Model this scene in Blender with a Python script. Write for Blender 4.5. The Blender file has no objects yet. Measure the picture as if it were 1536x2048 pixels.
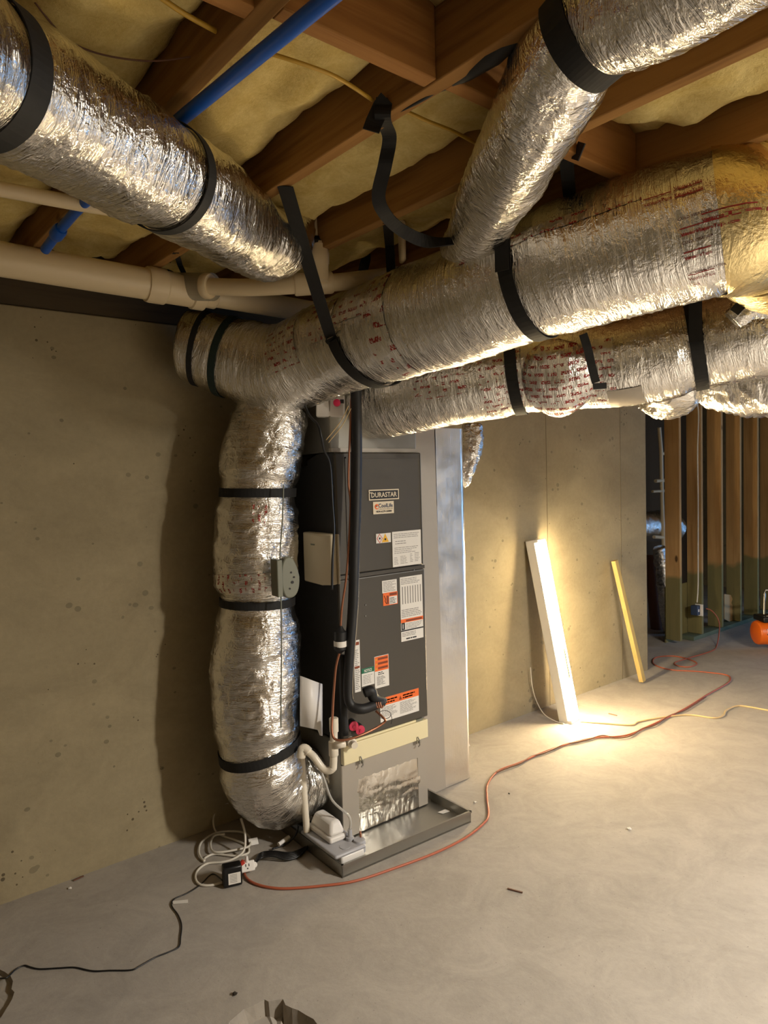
import bpy, bmesh, math, random
import numpy as np
from mathutils import Vector, Matrix, noise
random.seed(7)
SC = bpy.context.scene
COL = SC.collection
PI = math.pi

# ------------------------------------------------------------------ camera
FPX, W, H = 1410.0, 1536, 2048
YAW, PITCH, ROLL = math.radians(39.5), math.radians(-2.75), math.radians(-1.55)
EYE = Vector((0, 0, 1.6))
FWD = Vector((math.sin(YAW)*math.cos(PITCH), math.cos(YAW)*math.cos(PITCH), math.sin(PITCH)))
R0 = Vector((math.cos(YAW), -math.sin(YAW), 0)); U0 = R0.cross(FWD)
RGT = math.cos(ROLL)*R0 + math.sin(ROLL)*U0
UPV = -math.sin(ROLL)*R0 + math.cos(ROLL)*U0
cam_data = bpy.data.cameras.new('camera')
cam_data.sensor_fit = 'VERTICAL'; cam_data.sensor_height = 36.0
cam_data.lens = FPX/H*36.0; cam_data.clip_start = 0.05
cam = bpy.data.objects.new('camera', cam_data); COL.objects.link(cam)
M = Matrix((RGT, UPV, -FWD)).transposed().to_4x4(); M.translation = EYE
cam.matrix_world = M
SC.camera = cam

# ------------------------------------------------------------------ world, lights, exposure
SC.view_settings.view_transform = 'Standard'
SC.view_settings.look = 'None'
SC.view_settings.gamma = 1.0
SC.view_settings.use_curve_mapping = False
SC.view_settings.exposure = 0.22
world = bpy.data.worlds.new('world'); SC.world = world
world.use_nodes = True
world.node_tree.nodes['Background'].inputs[0].default_value = (0.9, 0.85, 0.75, 1)
world.node_tree.nodes['Background'].inputs[1].default_value = 0.03
TUBE_STRENGTH = 150.0
TUBE_COLOR = (1.0, 0.78, 0.45)
ADDED_BULB_W, ADDED_BULB_COLOR, ADDED_BULB_POS = 24.0, (1.0, 0.92, 0.80), (2.6, -0.3, 2.0)
FILL_W, FILL_COLOR = 12.0, (1.0, 0.95, 0.86)
SHOP_W, SHOP_COLOR, SHOP_POS = 215.0, (1.0, 0.93, 0.83), (2.85, -1.35, 2.30)
WINDOW_W, WINDOW_COLOR = 70.0, (0.22, 0.52, 1.0)

def lamp_point(name, pos, w, colr, radius):
    l = bpy.data.lights.new(name, 'POINT'); l.energy = w; l.color = colr; l.shadow_soft_size = radius
    o = bpy.data.objects.new(name, l); o.location = pos; COL.objects.link(o); return o
lamp_point('added_bulb_light', ADDED_BULB_POS, ADDED_BULB_W, ADDED_BULB_COLOR, 0.035)  # unseen bulb added to throw light on the joist blocking
al = bpy.data.lights.new('daylight_and_fill', 'AREA'); al.shape = 'RECTANGLE'; al.size = 2.0; al.size_y = 2.5
al.energy = WINDOW_W; al.color = WINDOW_COLOR
ao = bpy.data.objects.new('daylight_and_fill', al); ao.location = (9.62, 0.2, 1.1)
ao.rotation_euler = (0, math.radians(90), 0); COL.objects.link(ao)
sl_ = bpy.data.lights.new('shop_light', 'AREA'); sl_.shape = 'RECTANGLE'; sl_.size = 1.2; sl_.size_y = 0.12
sl_.energy = SHOP_W; sl_.color = SHOP_COLOR
so = bpy.data.objects.new('shop_light', sl_); so.location = SHOP_POS; so.rotation_euler = (0, 0, math.radians(-69)); COL.objects.link(so)
dl = bpy.data.lights.new('daylight_and_fill', 'AREA'); dl.shape = 'RECTANGLE'; dl.size = 1.5; dl.size_y = 1.3  # weak fill light added at the front wall
dl.energy = FILL_W; dl.color = FILL_COLOR
do = bpy.data.objects.new('daylight_and_fill', dl); do.location = (3.7, -3.42, 1.3)
do.rotation_euler = (math.radians(90), 0, 0); COL.objects.link(do)

# ------------------------------------------------------------------ helpers: pixels to places
def ray(px, py): return FWD*FPX + RGT*(px-768) - UPV*(py-1024)
def at(px, py, d): return EYE + ray(px, py)/FPX*d
def onp(px, py, ax, v):
    r = ray(px, py); return EYE + r*((v-EYE[ax])/r[ax])
def fl(px, py, z=0.0): return onp(px, py, 2, z)
def proj(p):
    d = Vector(p)-EYE; z = d.dot(FWD); return 768+FPX*d.dot(RGT)/z, 1024-FPX*d.dot(UPV)/z, z

def L(c):
    c = c/255.0
    return c/12.92 if c <= 0.04045 else ((c+0.055)/1.055)**2.4
def rgb(r, g, b): return (L(r), L(g), L(b), 1)

# ------------------------------------------------------------------ materials
def new_mat(name):
    m = bpy.data.materials.new(name); m.use_nodes = True
    return m, m.node_tree.nodes, m.node_tree.links, m.node_tree.nodes['Principled BSDF']
def plain(name, col, rough=0.5, metal=0.0, **kw):
    m, n, l, b = new_mat(name)
    b.inputs['Base Color'].default_value = col
    b.inputs['Roughness'].default_value = rough
    b.inputs['Metallic'].default_value = metal
    for k, v in kw.items(): b.inputs[k].default_value = v
    tx = n.new('ShaderNodeTexNoise'); tx.inputs['Scale'].default_value = 35; tx.inputs['Detail'].default_value = 3
    tc = n.new('ShaderNodeTexCoord'); l.new(tc.outputs['Object'], tx.inputs['Vector'])
    mp = n.new('ShaderNodeMapRange'); mp.inputs[3].default_value = max(0.02, rough-0.08); mp.inputs[4].default_value = min(1, rough+0.08)
    l.new(tx.outputs[0], mp.inputs[0]); l.new(mp.outputs[0], b.inputs['Roughness'])
    return m
def ramp(n, l, src, stops):
    r = n.new('ShaderNodeValToRGB'); e = r.color_ramp.elements
    while len(e) < len(stops): e.new(0.5)
    for i, (p, c) in enumerate(stops):
        e[i].position = p; e[i].color = c if len(c) == 4 else (*c, 1)
    l.new(src, r.inputs[0]); return r.outputs[0]
def tnoise(n, l, vec, scale, detail=4, rough=0.55, dist=0.0):
    t = n.new('ShaderNodeTexNoise'); t.inputs['Scale'].default_value = scale; t.inputs['Detail'].default_value = detail
    t.inputs['Roughness'].default_value = rough; t.inputs['Distortion'].default_value = dist
    l.new(vec, t.inputs['Vector']); return t.outputs[0]
def mapping(n, l, vec, scale):
    m = n.new('ShaderNodeMapping'); m.inputs['Scale'].default_value = scale; l.new(vec, m.inputs['Vector']); return m.outputs[0]
def mixc(n, l, fac, a, b, mode='MIX'):
    m = n.new('ShaderNodeMix'); m.data_type = 'RGBA'; m.blend_type = mode
    for s, v in ((m.inputs[0], fac), (m.inputs[6], a), (m.inputs[7], b)):
        if hasattr(v, 'links'): l.new(v, s)
        else: s.default_value = v
    return m.outputs[2]
def math_(n, l, op, a, b=None):
    m = n.new('ShaderNodeMath'); m.operation = op
    for s, v in ((m.inputs[0], a), (m.inputs[1], b)):
        if v is None: continue
        if hasattr(v, 'links'): l.new(v, s)
        else: s.default_value = v
    return m.outputs[0]
def bump(n, l, b, h, strength, dist, prev=None):
    bp = n.new('ShaderNodeBump'); bp.inputs['Strength'].default_value = strength; bp.inputs['Distance'].default_value = dist
    l.new(h, bp.inputs['Height'])
    if prev is not None: l.new(prev, bp.inputs['Normal'])
    l.new(bp.outputs[0], b.inputs['Normal']); return bp.outputs[0]

def concrete(name, base, dark, pits=False, floor=False):
    m, n, l, b = new_mat(name)
    tc = n.new('ShaderNodeTexCoord').outputs['Object']
    big = tnoise(n, l, tc, 1.3, 5, 0.6, 0.4)
    c = ramp(n, l, big, [(0.3, dark), (0.7, base)])
    fine = tnoise(n, l, tc, 38, 6, 0.7)
    c = mixc(n, l, 0.35, c, ramp(n, l, fine, [(0.25, tuple(x*0.62 for x in base[:3])), (0.75, tuple(min(1, x*1.25) for x in base[:3]))]))
    nrm = bump(n, l, b, fine, 0.25, 0.004)
    if pits:
        v = n.new('ShaderNodeTexVoronoi'); v.inputs['Scale'].default_value = 15; l.new(mapping(n, l, tc, (1, 1, 1.2)), v.inputs['Vector'])
        v.inputs['Randomness'].default_value = 1.0
        sz = tnoise(n, l, tc, 5, 2)
        thr = ramp(n, l, sz, [(0.46, (0, 0, 0)), (0.72, (0.30, 0.30, 0.30))])
        pit = math_(n, l, 'LESS_THAN', v.outputs['Distance'], thr)
        c = mixc(n, l, pit, c, tuple(x*0.42 for x in base[:3])+(1,))
        nrm = bump(n, l, b, math_(n, l, 'SUBTRACT', 1.0, pit), 0.5, 0.006, nrm)
        st = tnoise(n, l, mapping(n, l, tc, (1, 1, 1.6)), 2.6, 7, 0.7, 0.8)
        c = mixc(n, l, 0.35, c, ramp(n, l, st, [(0.36, tuple(x*0.66 for x in base[:3])), (0.62, tuple(min(1, x*1.08) for x in base[:3]))]), 'MIX')
        v2 = n.new('ShaderNodeTexVoronoi'); v2.inputs['Scale'].default_value = 34; l.new(tc, v2.inputs['Vector'])
        pit2 = math_(n, l, 'LESS_THAN', v2.outputs['Distance'], ramp(n, l, tnoise(n, l, tc, 3.1, 3), [(0.56, (0, 0, 0)), (0.72, (0.26, 0.26, 0.26))]))
        c = mixc(n, l, pit2, c, tuple(x*0.5 for x in dark[:3])+(1,))
    if floor:
        st = tnoise(n, l, tc, 4.2, 8, 0.72, 1.2)
        c = mixc(n, l, 0.5, c, ramp(n, l, st, [(0.3, tuple(x*0.72 for x in base[:3])), (0.62, tuple(min(1, x*1.12) for x in base[:3]))]))
        sp = tnoise(n, l, tc, 95, 2, 0.5)
        c = mixc(n, l, ramp(n, l, sp, [(0.70, (0, 0, 0)), (0.78, (1, 1, 1))]), c, tuple(x*0.45 for x in base[:3])+(1,))
        nrm = bump(n, l, b, st, 0.12, 0.01, nrm)
    l.new(c, b.inputs['Base Color']); b.inputs['Roughness'].default_value = 0.78 if floor else 0.9
    b.inputs['Specular IOR Level'].default_value = 0.35
    return m

def wood(name, c1, c2, axis, green=None):
    m, n, l, b = new_mat(name)
    tc = n.new('ShaderNodeTexCoord').outputs['Object']
    oi = n.new('ShaderNodeObjectInfo')
    add = n.new('ShaderNodeVectorMath'); add.operation = 'ADD'
    l.new(tc, add.inputs[0]); mul = n.new('ShaderNodeVectorMath'); mul.operation = 'SCALE'
    l.new(oi.outputs['Location'], mul.inputs[0]); mul.inputs['Scale'].default_value = 3.7
    l.new(mul.outputs[0], add.inputs[1])
    sc = [28, 28, 28]; sc[axis] = 1.6
    g = tnoise(n, l, mapping(n, l, add.outputs[0], sc), 1.0, 5, 0.6, 0.6)
    c = ramp(n, l, g, [(0.3, c1), (0.55, c2), (0.75, tuple(x*0.8 for x in c2[:3]))])
    sc2 = [3, 3, 3]; sc2[axis] = 0.6
    big = tnoise(n, l, mapping(n, l, add.outputs[0], sc2), 1.5, 3)
    c = mixc(n, l, 0.45, c, ramp(n, l, big, [(0.35, tuple(x*0.55 for x in c1[:3])), (0.7, c2)]))
    # knots
    v = n.new('ShaderNodeTexVoronoi'); v.inputs['Scale'].default_value = 5.0
    sk = [1, 1, 1]; sk[axis] = 0.45
    l.new(mapping(n, l, add.outputs[0], sk), v.inputs['Vector'])
    kn = ramp(n, l, v.outputs['Distance'], [(0.05, (1, 1, 1)), (0.09, (0, 0, 0))])
    c = mixc(n, l, kn, c, tuple(x*0.25 for x in c1[:3])+(1,))
    if green:
        geo = n.new('ShaderNodeNewGeometry').outputs['Position']
        sx = n.new('ShaderNodeSeparateXYZ'); l.new(geo, sx.inputs[0])
        nz = tnoise(n, l, geo, 2.2, 3)
        zz = math_(n, l, 'ADD', sx.outputs[2], math_(n, l, 'MULTIPLY', nz, 0.35))
        f = ramp(n, l, math_(n, l, 'MULTIPLY', zz, 0.5), [(0.405, (1, 1, 1)), (0.425, (0, 0, 0))])
        c = mixc(n, l, f, c, mixc(n, l, 0.25, green, c))
    l.new(c, b.inputs['Base Color']); b.inputs['Roughness'].default_value = 0.82; b.inputs['Specular IOR Level'].default_value = 0.25
    bump(n, l, b, g, 0.2, 0.002)
    return m

def foil(name, base=(0.82, 0.80, 0.76), rough=0.2, prints=None, crumple=1.0, printscale=1.0, dense=False):
    m, n, l, b = new_mat(name)
    t = n.new('ShaderNodeTexCoord'); uv, ob = t.outputs['UV'], t.outputs['Object']
    b.inputs['Metallic'].default_value = 1.0
    rr = tnoise(n, l, ob, 9, 3)
    mp = n.new('ShaderNodeMapRange'); mp.inputs[3].default_value = rough*0.6; mp.inputs[4].default_value = rough*1.7
    l.new(rr, mp.inputs[0]); l.new(mp.outputs[0], b.inputs['Roughness'])
    # fine crinkle: two ridged noises, one stretched round the tube
    def ridge(x): return math_(n, l, 'ABSOLUTE', math_(n, l, 'SUBTRACT', x, 0.5))
    f1 = ridge(tnoise(n, l, mapping(n, l, uv, (62, 7, 1)), 1.0, 4, 0.55, 1.2))
    f2 = ridge(tnoise(n, l, ob, 26, 4, 0.55, 0.6))
    f3 = ridge(tnoise(n, l, ob, 75, 2, 0.5, 0.3))
    h = math_(n, l, 'ADD', math_(n, l, 'MULTIPLY', f1, 1.25), math_(n, l, 'ADD', math_(n, l, 'MULTIPLY', f2, 0.9), math_(n, l, 'MULTIPLY', f3, 0.25)))
    bump(n, l, b, h, 0.42*crumple, 0.02)
    c = (*base, 1)
    if prints:
        br = n.new('ShaderNodeTexBrick'); br.offset = 0.5
        br.inputs['Scale'].default_value = 1.0
        br.inputs['Brick Width'].default_value = 0.085/printscale; br.inputs['Row Height'].default_value = 0.045/printscale
        br.inputs['Mortar Size'].default_value = 0.0125/printscale; br.inputs['Mortar Smooth'].default_value = 0.0
        l.new(uv, br.inputs['Vector'])
        letters = tnoise(n, l, mapping(n, l, uv, (190*printscale, 120*printscale, 1)), 1.0, 1)
        rowsN = tnoise(n, l, uv, 22*printscale, 1)
        f = math_(n, l, 'MULTIPLY', math_(n, l, 'LESS_THAN', br.outputs['Fac'], 0.5), math_(n, l, 'GREATER_THAN', letters, 0.45 if dense else 0.46))
        f = math_(n, l, 'MULTIPLY', f, math_(n, l, 'GREATER_THAN', rowsN, 0.36 if dense else 0.48))
        c = mixc(n, l, f, c, prints)
        l.new(c, b.inputs['Base Color'])
        l.new(math_(n, l, 'SUBTRACT', 1.0, math_(n, l, 'MULTIPLY', f, 0.7)), b.inputs['Metallic'])
    else:
        b.inputs['Base Color'].default_value = c
    return m

RED = rgb(150, 45, 40)
MT = dict(
    wall=concrete('wall_concrete', rgb(160, 147, 117), rgb(127, 113, 86), pits=True),
    floor=concrete('floor_concrete', rgb(172, 165, 155), rgb(150, 142, 131), floor=True),
    pit=concrete('pit_concrete', rgb(158, 150, 138), rgb(128, 120, 108), floor=True),
    formline=plain('form_joint_line', rgb(112, 98, 72), 0.9),
    joist=wood('joist_wood', rgb(118, 80, 38), rgb(168, 124, 68), 1),
    block=wood('blocking_wood', rgb(126, 82, 38), rgb(176, 126, 70), 0),
    subfloor=wood('subfloor_wood', rgb(110, 80, 46), rgb(140, 104, 62), 0),
    sill=wood('sill_wood', rgb(64, 54, 40), rgb(82, 70, 52), 0),
    stud=wood('stud_wood', rgb(172, 128, 76), rgb(206, 164, 108), 2, green=rgb(96, 106, 70)),
    treated=wood('treated_plate', rgb(92, 104, 84), rgb(110, 120, 98), 0),
    lumber=wood('lumber_wood', rgb(182, 156, 94), rgb(204, 178, 116), 2),
    foil=foil('foil_jacket', rough=0.17),
    foil_reflect=foil('foil_painted_reflection', (0.86, 0.70, 0.36), 0.24, crumple=0.7),  # plain foil tinted gold in place of a warm reflection
    foil_tape_cap=foil('foil_tape_cap', rough=0.22, prints=RED, crumple=1.1, printscale=1.7, dense=True),
    foil_soft=foil('foil_smooth', rough=0.26, crumple=0.55),
    foil_tape=foil('foil_tape', rough=0.24, prints=RED, crumple=0.8),
    foil_tape_small=foil('foil_tape_small', rough=0.24, prints=RED, crumple=1.0, printscale=1.5),
    wrapflat=foil('foil_bubble_wrap_flat', (0.86, 0.82, 0.76), 0.32, crumple=0.2),
    wrap=foil('foil_bubble_wrap', (0.84, 0.81, 0.76), 0.20, crumple=0.4),
    duct_tape=plain('silver_duct_tape', rgb(178, 170, 158), 0.42, 0.35),
    strap=plain('black_webbing', rgb(20, 19, 18), 0.75),
    green_strap=plain('dark_green_webbing', rgb(22, 40, 36), 0.75),
    pvc=plain('pvc_white', rgb(224, 206, 170), 0.35),
    pvc_trap=plain('pvc_white_clean', rgb(228, 219, 200), 0.35),
    pvc_grey=plain('pvc_primer_mark', rgb(168, 160, 138), 0.4),
    clear=plain('clear_vinyl', rgb(200, 196, 186), 0.15),
    blue=plain('blue_pipe_plastic', rgb(24, 84, 176), 0.35),
    white=plain('white_plastic', rgb(226, 222, 216), 0.4),
    grey=plain('grey_plastic', rgb(168, 168, 172), 0.4),
    greyd=plain('grey_green_plastic', rgb(120, 122, 108), 0.45),
    cream=plain('cream_plastic', rgb(196, 184, 156), 0.5),
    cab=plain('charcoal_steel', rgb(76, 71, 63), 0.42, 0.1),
    cabshade=plain('charcoal_steel_shaded', rgb(46, 45, 44), 0.5, 0.0),
    edge=plain('steel_edge', rgb(150, 150, 148), 0.35, 0.8),
    galv=plain('galvanised_steel', rgb(170, 168, 160), 0.33, 0.9),
    galvdull=plain('galvanised_dull', rgb(150, 146, 136), 0.45, 0.85),
    ivory=plain('ivory_enamel', rgb(232, 220, 178), 0.45),
    copper=plain('copper', rgb(160, 108, 82), 0.4, 0.7),
    rubber=plain('black_rubber', rgb(22, 22, 23), 0.55),
    black=plain('black_plastic', rgb(18, 18, 19), 0.4),
    redcap=plain('red_cap', rgb(206, 52, 84), 0.45),
    magenta=plain('red_knob', rgb(214, 36, 84), 0.4),
    orange_cord=plain('orange_cord', rgb(172, 92, 64), 0.5),
    brown_cord=plain('brown_cord', rgb(116, 74, 50), 0.5),
    tan_cord=plain('tan_cord', rgb(206, 178, 128), 0.5),
    white_cord=plain('white_cord', rgb(216, 210, 196), 0.45),
    yellow_cable=plain('yellow_cable', rgb(190, 150, 50), 0.5),
    paper=plain('paper_white', rgb(226, 222, 214), 0.6),
    papertxt=plain('printed_grey', rgb(138, 134, 128), 0.6),
    ink=plain('ink_black', rgb(30, 28, 28), 0.6),
    inkblue=plain('ink_blue', rgb(46, 62, 92), 0.6),
    lorange=plain('label_orange', rgb(240, 112, 46), 0.5),
    lbrown=plain('label_brown', rgb(132, 58, 22), 0.5),
    lgreen=plain('label_green', rgb(14, 104, 72), 0.5),
    lyellow=plain('label_yellow', rgb(232, 176, 40), 0.5),
    lred=plain('label_red', rgb(196, 60, 46), 0.5),
    lcream=plain('badge_cream', rgb(228, 214, 188), 0.4),
    tapeprint=plain('tape_print_red', rgb(146, 34, 32), 0.5),
    tapeprintd=plain('tape_print_dark', rgb(96, 52, 44), 0.5),
    enamel=plain('white_enamel', rgb(240, 236, 224), 0.35),
    brass=plain('brass', rgb(176, 136, 62), 0.35, 0.9),
    compressor=plain('orange_paint', rgb(226, 104, 26), 0.35),
    dirt=plain('dark_chip', rgb(54, 48, 40), 0.9),
    paperbrown=plain('kraft_paper', rgb(190, 158, 112), 0.8),
    brownpipe=plain('brown_pipe', rgb(104, 70, 54), 0.6),
    gypsum=plain('backing_board', rgb(96, 78, 58), 0.9),
    burnt=plain('black_sealant', rgb(14, 13, 12), 0.6),
    frame=plain('window_frame_white', rgb(226, 224, 218), 0.5),
)
m, n, l, b = new_mat('fibreglass_batt')
tc = n.new('ShaderNodeTexCoord').outputs['Object']
f1 = tnoise(n, l, tc, 7, 6, 0.65, 0.5); f2 = tnoise(n, l, tc, 90, 4, 0.7)
c = ramp(n, l, f1, [(0.3, rgb(196, 168, 92)), (0.65, rgb(230, 210, 144))])
c = mixc(n, l, 0.25, c, ramp(n, l, f2, [(0.3, rgb(176, 146, 76)), (0.7, rgb(238, 218, 150))]))
l.new(c, b.inputs['Base Color']); b.inputs['Roughness'].default_value = 1.0; b.inputs['Specular IOR Level'].default_value = 0.05
bump(n, l, b, f2, 0.6, 0.006); MT['batt'] = m
m, n, l, b = new_mat('fluorescent_tube')
b.inputs['Base Color'].default_value = (1, 1, 1, 1)
b.inputs['Emission Color'].default_value = (*TUBE_COLOR, 1); b.inputs['Emission Strength'].default_value = TUBE_STRENGTH
MT['tube'] = m
m, n, l, b = new_mat('added_bulb_glass')
b.inputs['Emission Color'].default_value = (*ADDED_BULB_COLOR, 1); b.inputs['Emission Strength'].default_value = 30
MT['bulb'] = m  # glowing glass of the added pendant bulb
m, n, l, b = new_mat('clear_tube_plastic')
b.inputs['Base Color'].default_value = rgb(225, 222, 214); b.inputs['Roughness'].default_value = 0.12
b.inputs['Transmission Weight'].default_value = 0.55; b.inputs['IOR'].default_value = 1.3
MT['clear'] = m

# ------------------------------------------------------------------ helpers: objects
def tag(o, label=None, cat=None, group=None, kind=None):
    if label: o['label'] = label
    if cat: o['category'] = cat
    if group: o['group'] = group
    if kind: o['kind'] = kind
    return o
def thing(name, loc, label, cat, group=None):
    o = bpy.data.objects.new(name, None); COL.objects.link(o); o.location = loc
    o.empty_display_size = 0.1
    return tag(o, label, cat, group)
def origin_of(p):
    v = Vector((0, 0, 0))
    while p is not None: v += p.location; p = p.parent
    return v

class MB:
    def __init__(s): s.v = []; s.f = []; s.m = []; s.uv = {}; s.mats = []
    def mi(s, mat):
        mat = MT[mat] if isinstance(mat, str) else mat
        if mat not in s.mats: s.mats.append(mat)
        return s.mats.index(mat)
    def add(s, vs, fs, mat, uvs=None):
        k = len(s.v); i = s.mi(mat)
        s.v += [Vector(p) for p in vs]
        for q, f in enumerate(fs):
            s.f.append([a+k for a in f]); s.m.append(i)
            if uvs: s.uv[len(s.f)-1] = [uvs[a] for a in f]
        return s
    def box(s, lo, hi, mat):
        x0, y0, z0 = lo; x1, y1, z1 = hi
        return s.add([(x0,y0,z0),(x1,y0,z0),(x1,y1,z0),(x0,y1,z0),(x0,y0,z1),(x1,y0,z1),(x1,y1,z1),(x0,y1,z1)],
                     [(0,3,2,1),(4,5,6,7),(0,1,5,4),(1,2,6,5),(2,3,7,6),(3,0,4,7)], mat)
    def obox(s, c, ax, half, mat):
        c = Vector(c); a = [Vector(x).normalized()*h for x, h in zip(ax, half)]
        vs = [c+a[0]*i+a[1]*j+a[2]*k for k in (-1, 1) for i, j in ((-1,-1),(1,-1),(1,1),(-1,1))]
        return s.add(vs, [(0,3,2,1),(4,5,6,7),(0,1,5,4),(1,2,6,5),(2,3,7,6),(3,0,4,7)], mat)
    def beam(s, a, b, side, wx, wy, mat):
        a, b = Vector(a), Vector(b); d = (b-a); e = Vector(side); e = (e-e.dot(d)/d.length_squared*d).normalized()
        return s.obox((a+b)/2, (d, e, d.cross(e)), (d.length/2, wx/2, wy/2), mat)
    def quad(s, pts, mat): return s.add(pts, [tuple(range(len(pts)))], mat)
    def prism(s, poly, d, mat):
        d = Vector(d); n = len(poly); a = [Vector(p) for p in poly]
        return s.add(a+[p+d for p in a], [tuple(range(n))[::-1], tuple(range(n, 2*n))]+[(i, (i+1) % n, n+(i+1) % n, n+i) for i in range(n)], mat)
    def tube(s, pts, r, mat, n=12, cap=True, smooth_n=0):
        pts = [Vector(p) for p in pts]
        rs = r if isinstance(r, (list, tuple)) else [r]*len(pts)
        if smooth_n: pts, rs = spline(pts, rs, smooth_n)
        T = tangents(pts); N = frames(pts, T)
        vs = []
        for p, t, u, rr in zip(pts, T, N, rs):
            w = t.cross(u)
            vs += [p+(u*math.cos(2*PI*k/n)+w*math.sin(2*PI*k/n))*rr for k in range(n)]
        fs = [(i*n+k, i*n+(k+1) % n, (i+1)*n+(k+1) % n, (i+1)*n+k) for i in range(len(pts)-1) for k in range(n)]
        if cap: fs += [tuple(range(n))[::-1], tuple((len(pts)-1)*n+k for k in range(n))]
        return s.add(vs, fs, mat)
    def cyl(s, a, b, r, mat, n=24): return s.tube([a, b], r, mat, n)
    def lathe(s, c, axis, prof, mat, n=24):
        c = Vector(c); t = Vector(axis).normalized()
        u = t.orthogonal().normalized(); w = t.cross(u); vs = []
        for h, r in prof: vs += [c+t*h+(u*math.cos(2*PI*k/n)+w*math.sin(2*PI*k/n))*r for k in range(n)]
        m = len(prof)
        fs = [(i*n+k, i*n+(k+1) % n, (i+1)*n+(k+1) % n, (i+1)*n+k) for i in range(m-1) for k in range(n)]
        fs += [tuple(range(n))[::-1], tuple((m-1)*n+k for k in range(n))]
        return s.add(vs, fs, mat)
    def ribbon(s, pts, wd, w, th, mat):
        """a strap: a flat strip along pts, its width along wd (one vector or one per point)"""
        pts = [Vector(p) for p in pts]; T = tangents(pts)
        wds = wd if isinstance(wd, list) else [Vector(wd)]*len(pts)
        vs = []
        for p, t, d in zip(pts, T, wds):
            d = (d-d.dot(t)*t).normalized(); nn = t.cross(d)
            vs += [p+d*w/2+nn*th/2, p-d*w/2+nn*th/2, p-d*w/2-nn*th/2, p+d*w/2-nn*th/2]
        m = len(pts)
        fs = [(i*4+k, i*4+(k+1) % 4, (i+1)*4+(k+1) % 4, (i+1)*4+k) for i in range(m-1) for k in range(4)]
        fs += [(3, 2, 1, 0), tuple((m-1)*4+k for k in range(4))]
        return s.add(vs, fs, mat)
    def text(s, txt, org, xd, yd, size, mat, fn=None, align='LEFT', xs=1.0, bold=0.0):
        cu = bpy.data.curves.new('txt', 'FONT'); cu.body = txt; cu.size = 1.0; cu.align_x = align; cu.offset = bold
        cu.resolution_u = 2
        o = bpy.data.objects.new('txt', cu); COL.objects.link(o)
        bpy.context.view_layer.update()
        me = o.evaluated_get(bpy.context.evaluated_depsgraph_get()).to_mesh()
        vs = [(p.co.x*size*xs, p.co.y*size) for p in me.vertices]; fs = [tuple(p.vertices) for p in me.polygons]
        o.evaluated_get(bpy.context.evaluated_depsgraph_get()).to_mesh_clear()
        bpy.data.objects.remove(o); bpy.data.curves.remove(cu)
        if fn: return s.add([fn(x, y) for x, y in vs], fs, mat)
        org, xd, yd = Vector(org), Vector(xd).normalized(), Vector(yd).normalized()
        return s.add([org+xd*x+yd*y for x, y in vs], fs, mat)
    def build(s, name, parent=None, smooth=False, bevel=0, kind=None, label=None, cat=None, group=None, origin=None, angle=40):
        me = bpy.data.meshes.new(name)
        if parent is not None: org = origin_of(parent)
        elif origin is not None: org = Vector(origin)
        else:
            lo = [min(p[i] for p in s.v) for i in range(3)]; hi = [max(p[i] for p in s.v) for i in range(3)]
            org = Vector(((lo[0]+hi[0])/2, (lo[1]+hi[1])/2, lo[2]))
        me.from_pydata([tuple(p-org) for p in s.v], [], s.f)
        for mt in s.mats: me.materials.append(mt)
        me.polygons.foreach_set('material_index', s.m)
        if s.uv:
            ul = me.uv_layers.new(name='UVMap')
            for p in me.polygons:
                if p.index in s.uv:
                    for li, q in zip(p.loop_indices, s.uv[p.index]): ul.data[li].uv = q
        bm = bmesh.new(); bm.from_mesh(me)
        if not s.uv: bmesh.ops.recalc_face_normals(bm, faces=bm.faces)
        bm.to_mesh(me); bm.free()
        if smooth:
            me.polygons.foreach_set('use_smooth', [True]*len(me.polygons))
            if smooth != 'all':
                try: me.set_sharp_from_angle(angle=math.radians(angle))
                except Exception: pass
        me.update()
        o = bpy.data.objects.new(name, me); COL.objects.link(o)
        if parent is not None: o.parent = parent
        else: o.location = org
        if bevel:
            bv = o.modifiers.new('bevel', 'BEVEL'); bv.width = bevel; bv.segments = 2; bv.limit_method = 'ANGLE'; bv.angle_limit = math.radians(40)
            me.polygons.foreach_set('use_smooth', [True]*len(me.polygons))
            try: me.set_sharp_from_angle(angle=math.radians(40))
            except Exception: pass
        return tag(o, label, cat, group, kind)

def tangents(pts):
    n = len(pts); T = []
    for i in range(n):
        d = pts[min(i+1, n-1)]-pts[max(i-1, 0)]
        T.append(d.normalized() if d.length > 1e-9 else Vector((0, 0, 1)))
    return T
def frames(pts, T, ref=None):
    u = ref if ref is not None else (Vector((0, 0, 1)) if abs(T[0].z) < 0.9 else Vector((1, 0, 0)))
    out = []
    for t in T:
        u = u-u.dot(t)*t
        u = u.normalized() if u.length > 1e-6 else t.orthogonal().normalized()
        out.append(u.copy())
    return out
def spline(pts, rs, n):
    P, Rr = [], []
    m = len(pts)
    for i in range(m-1):
        p0, p1, p2, p3 = pts[max(i-1, 0)], pts[i], pts[i+1], pts[min(i+2, m-1)]
        for k in range(n):
            t = k/n; t2 = t*t; t3 = t2*t
            P.append(0.5*((2*p1)+(p2-p0)*t+(2*p0-5*p1+4*p2-p3)*t2+(3*p1-p0-3*p2+p3)*t3))
            Rr.append(rs[i]*(1-t)+rs[i+1]*t)
    P.append(pts[-1]); Rr.append(rs[-1]); return P, Rr

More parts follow.
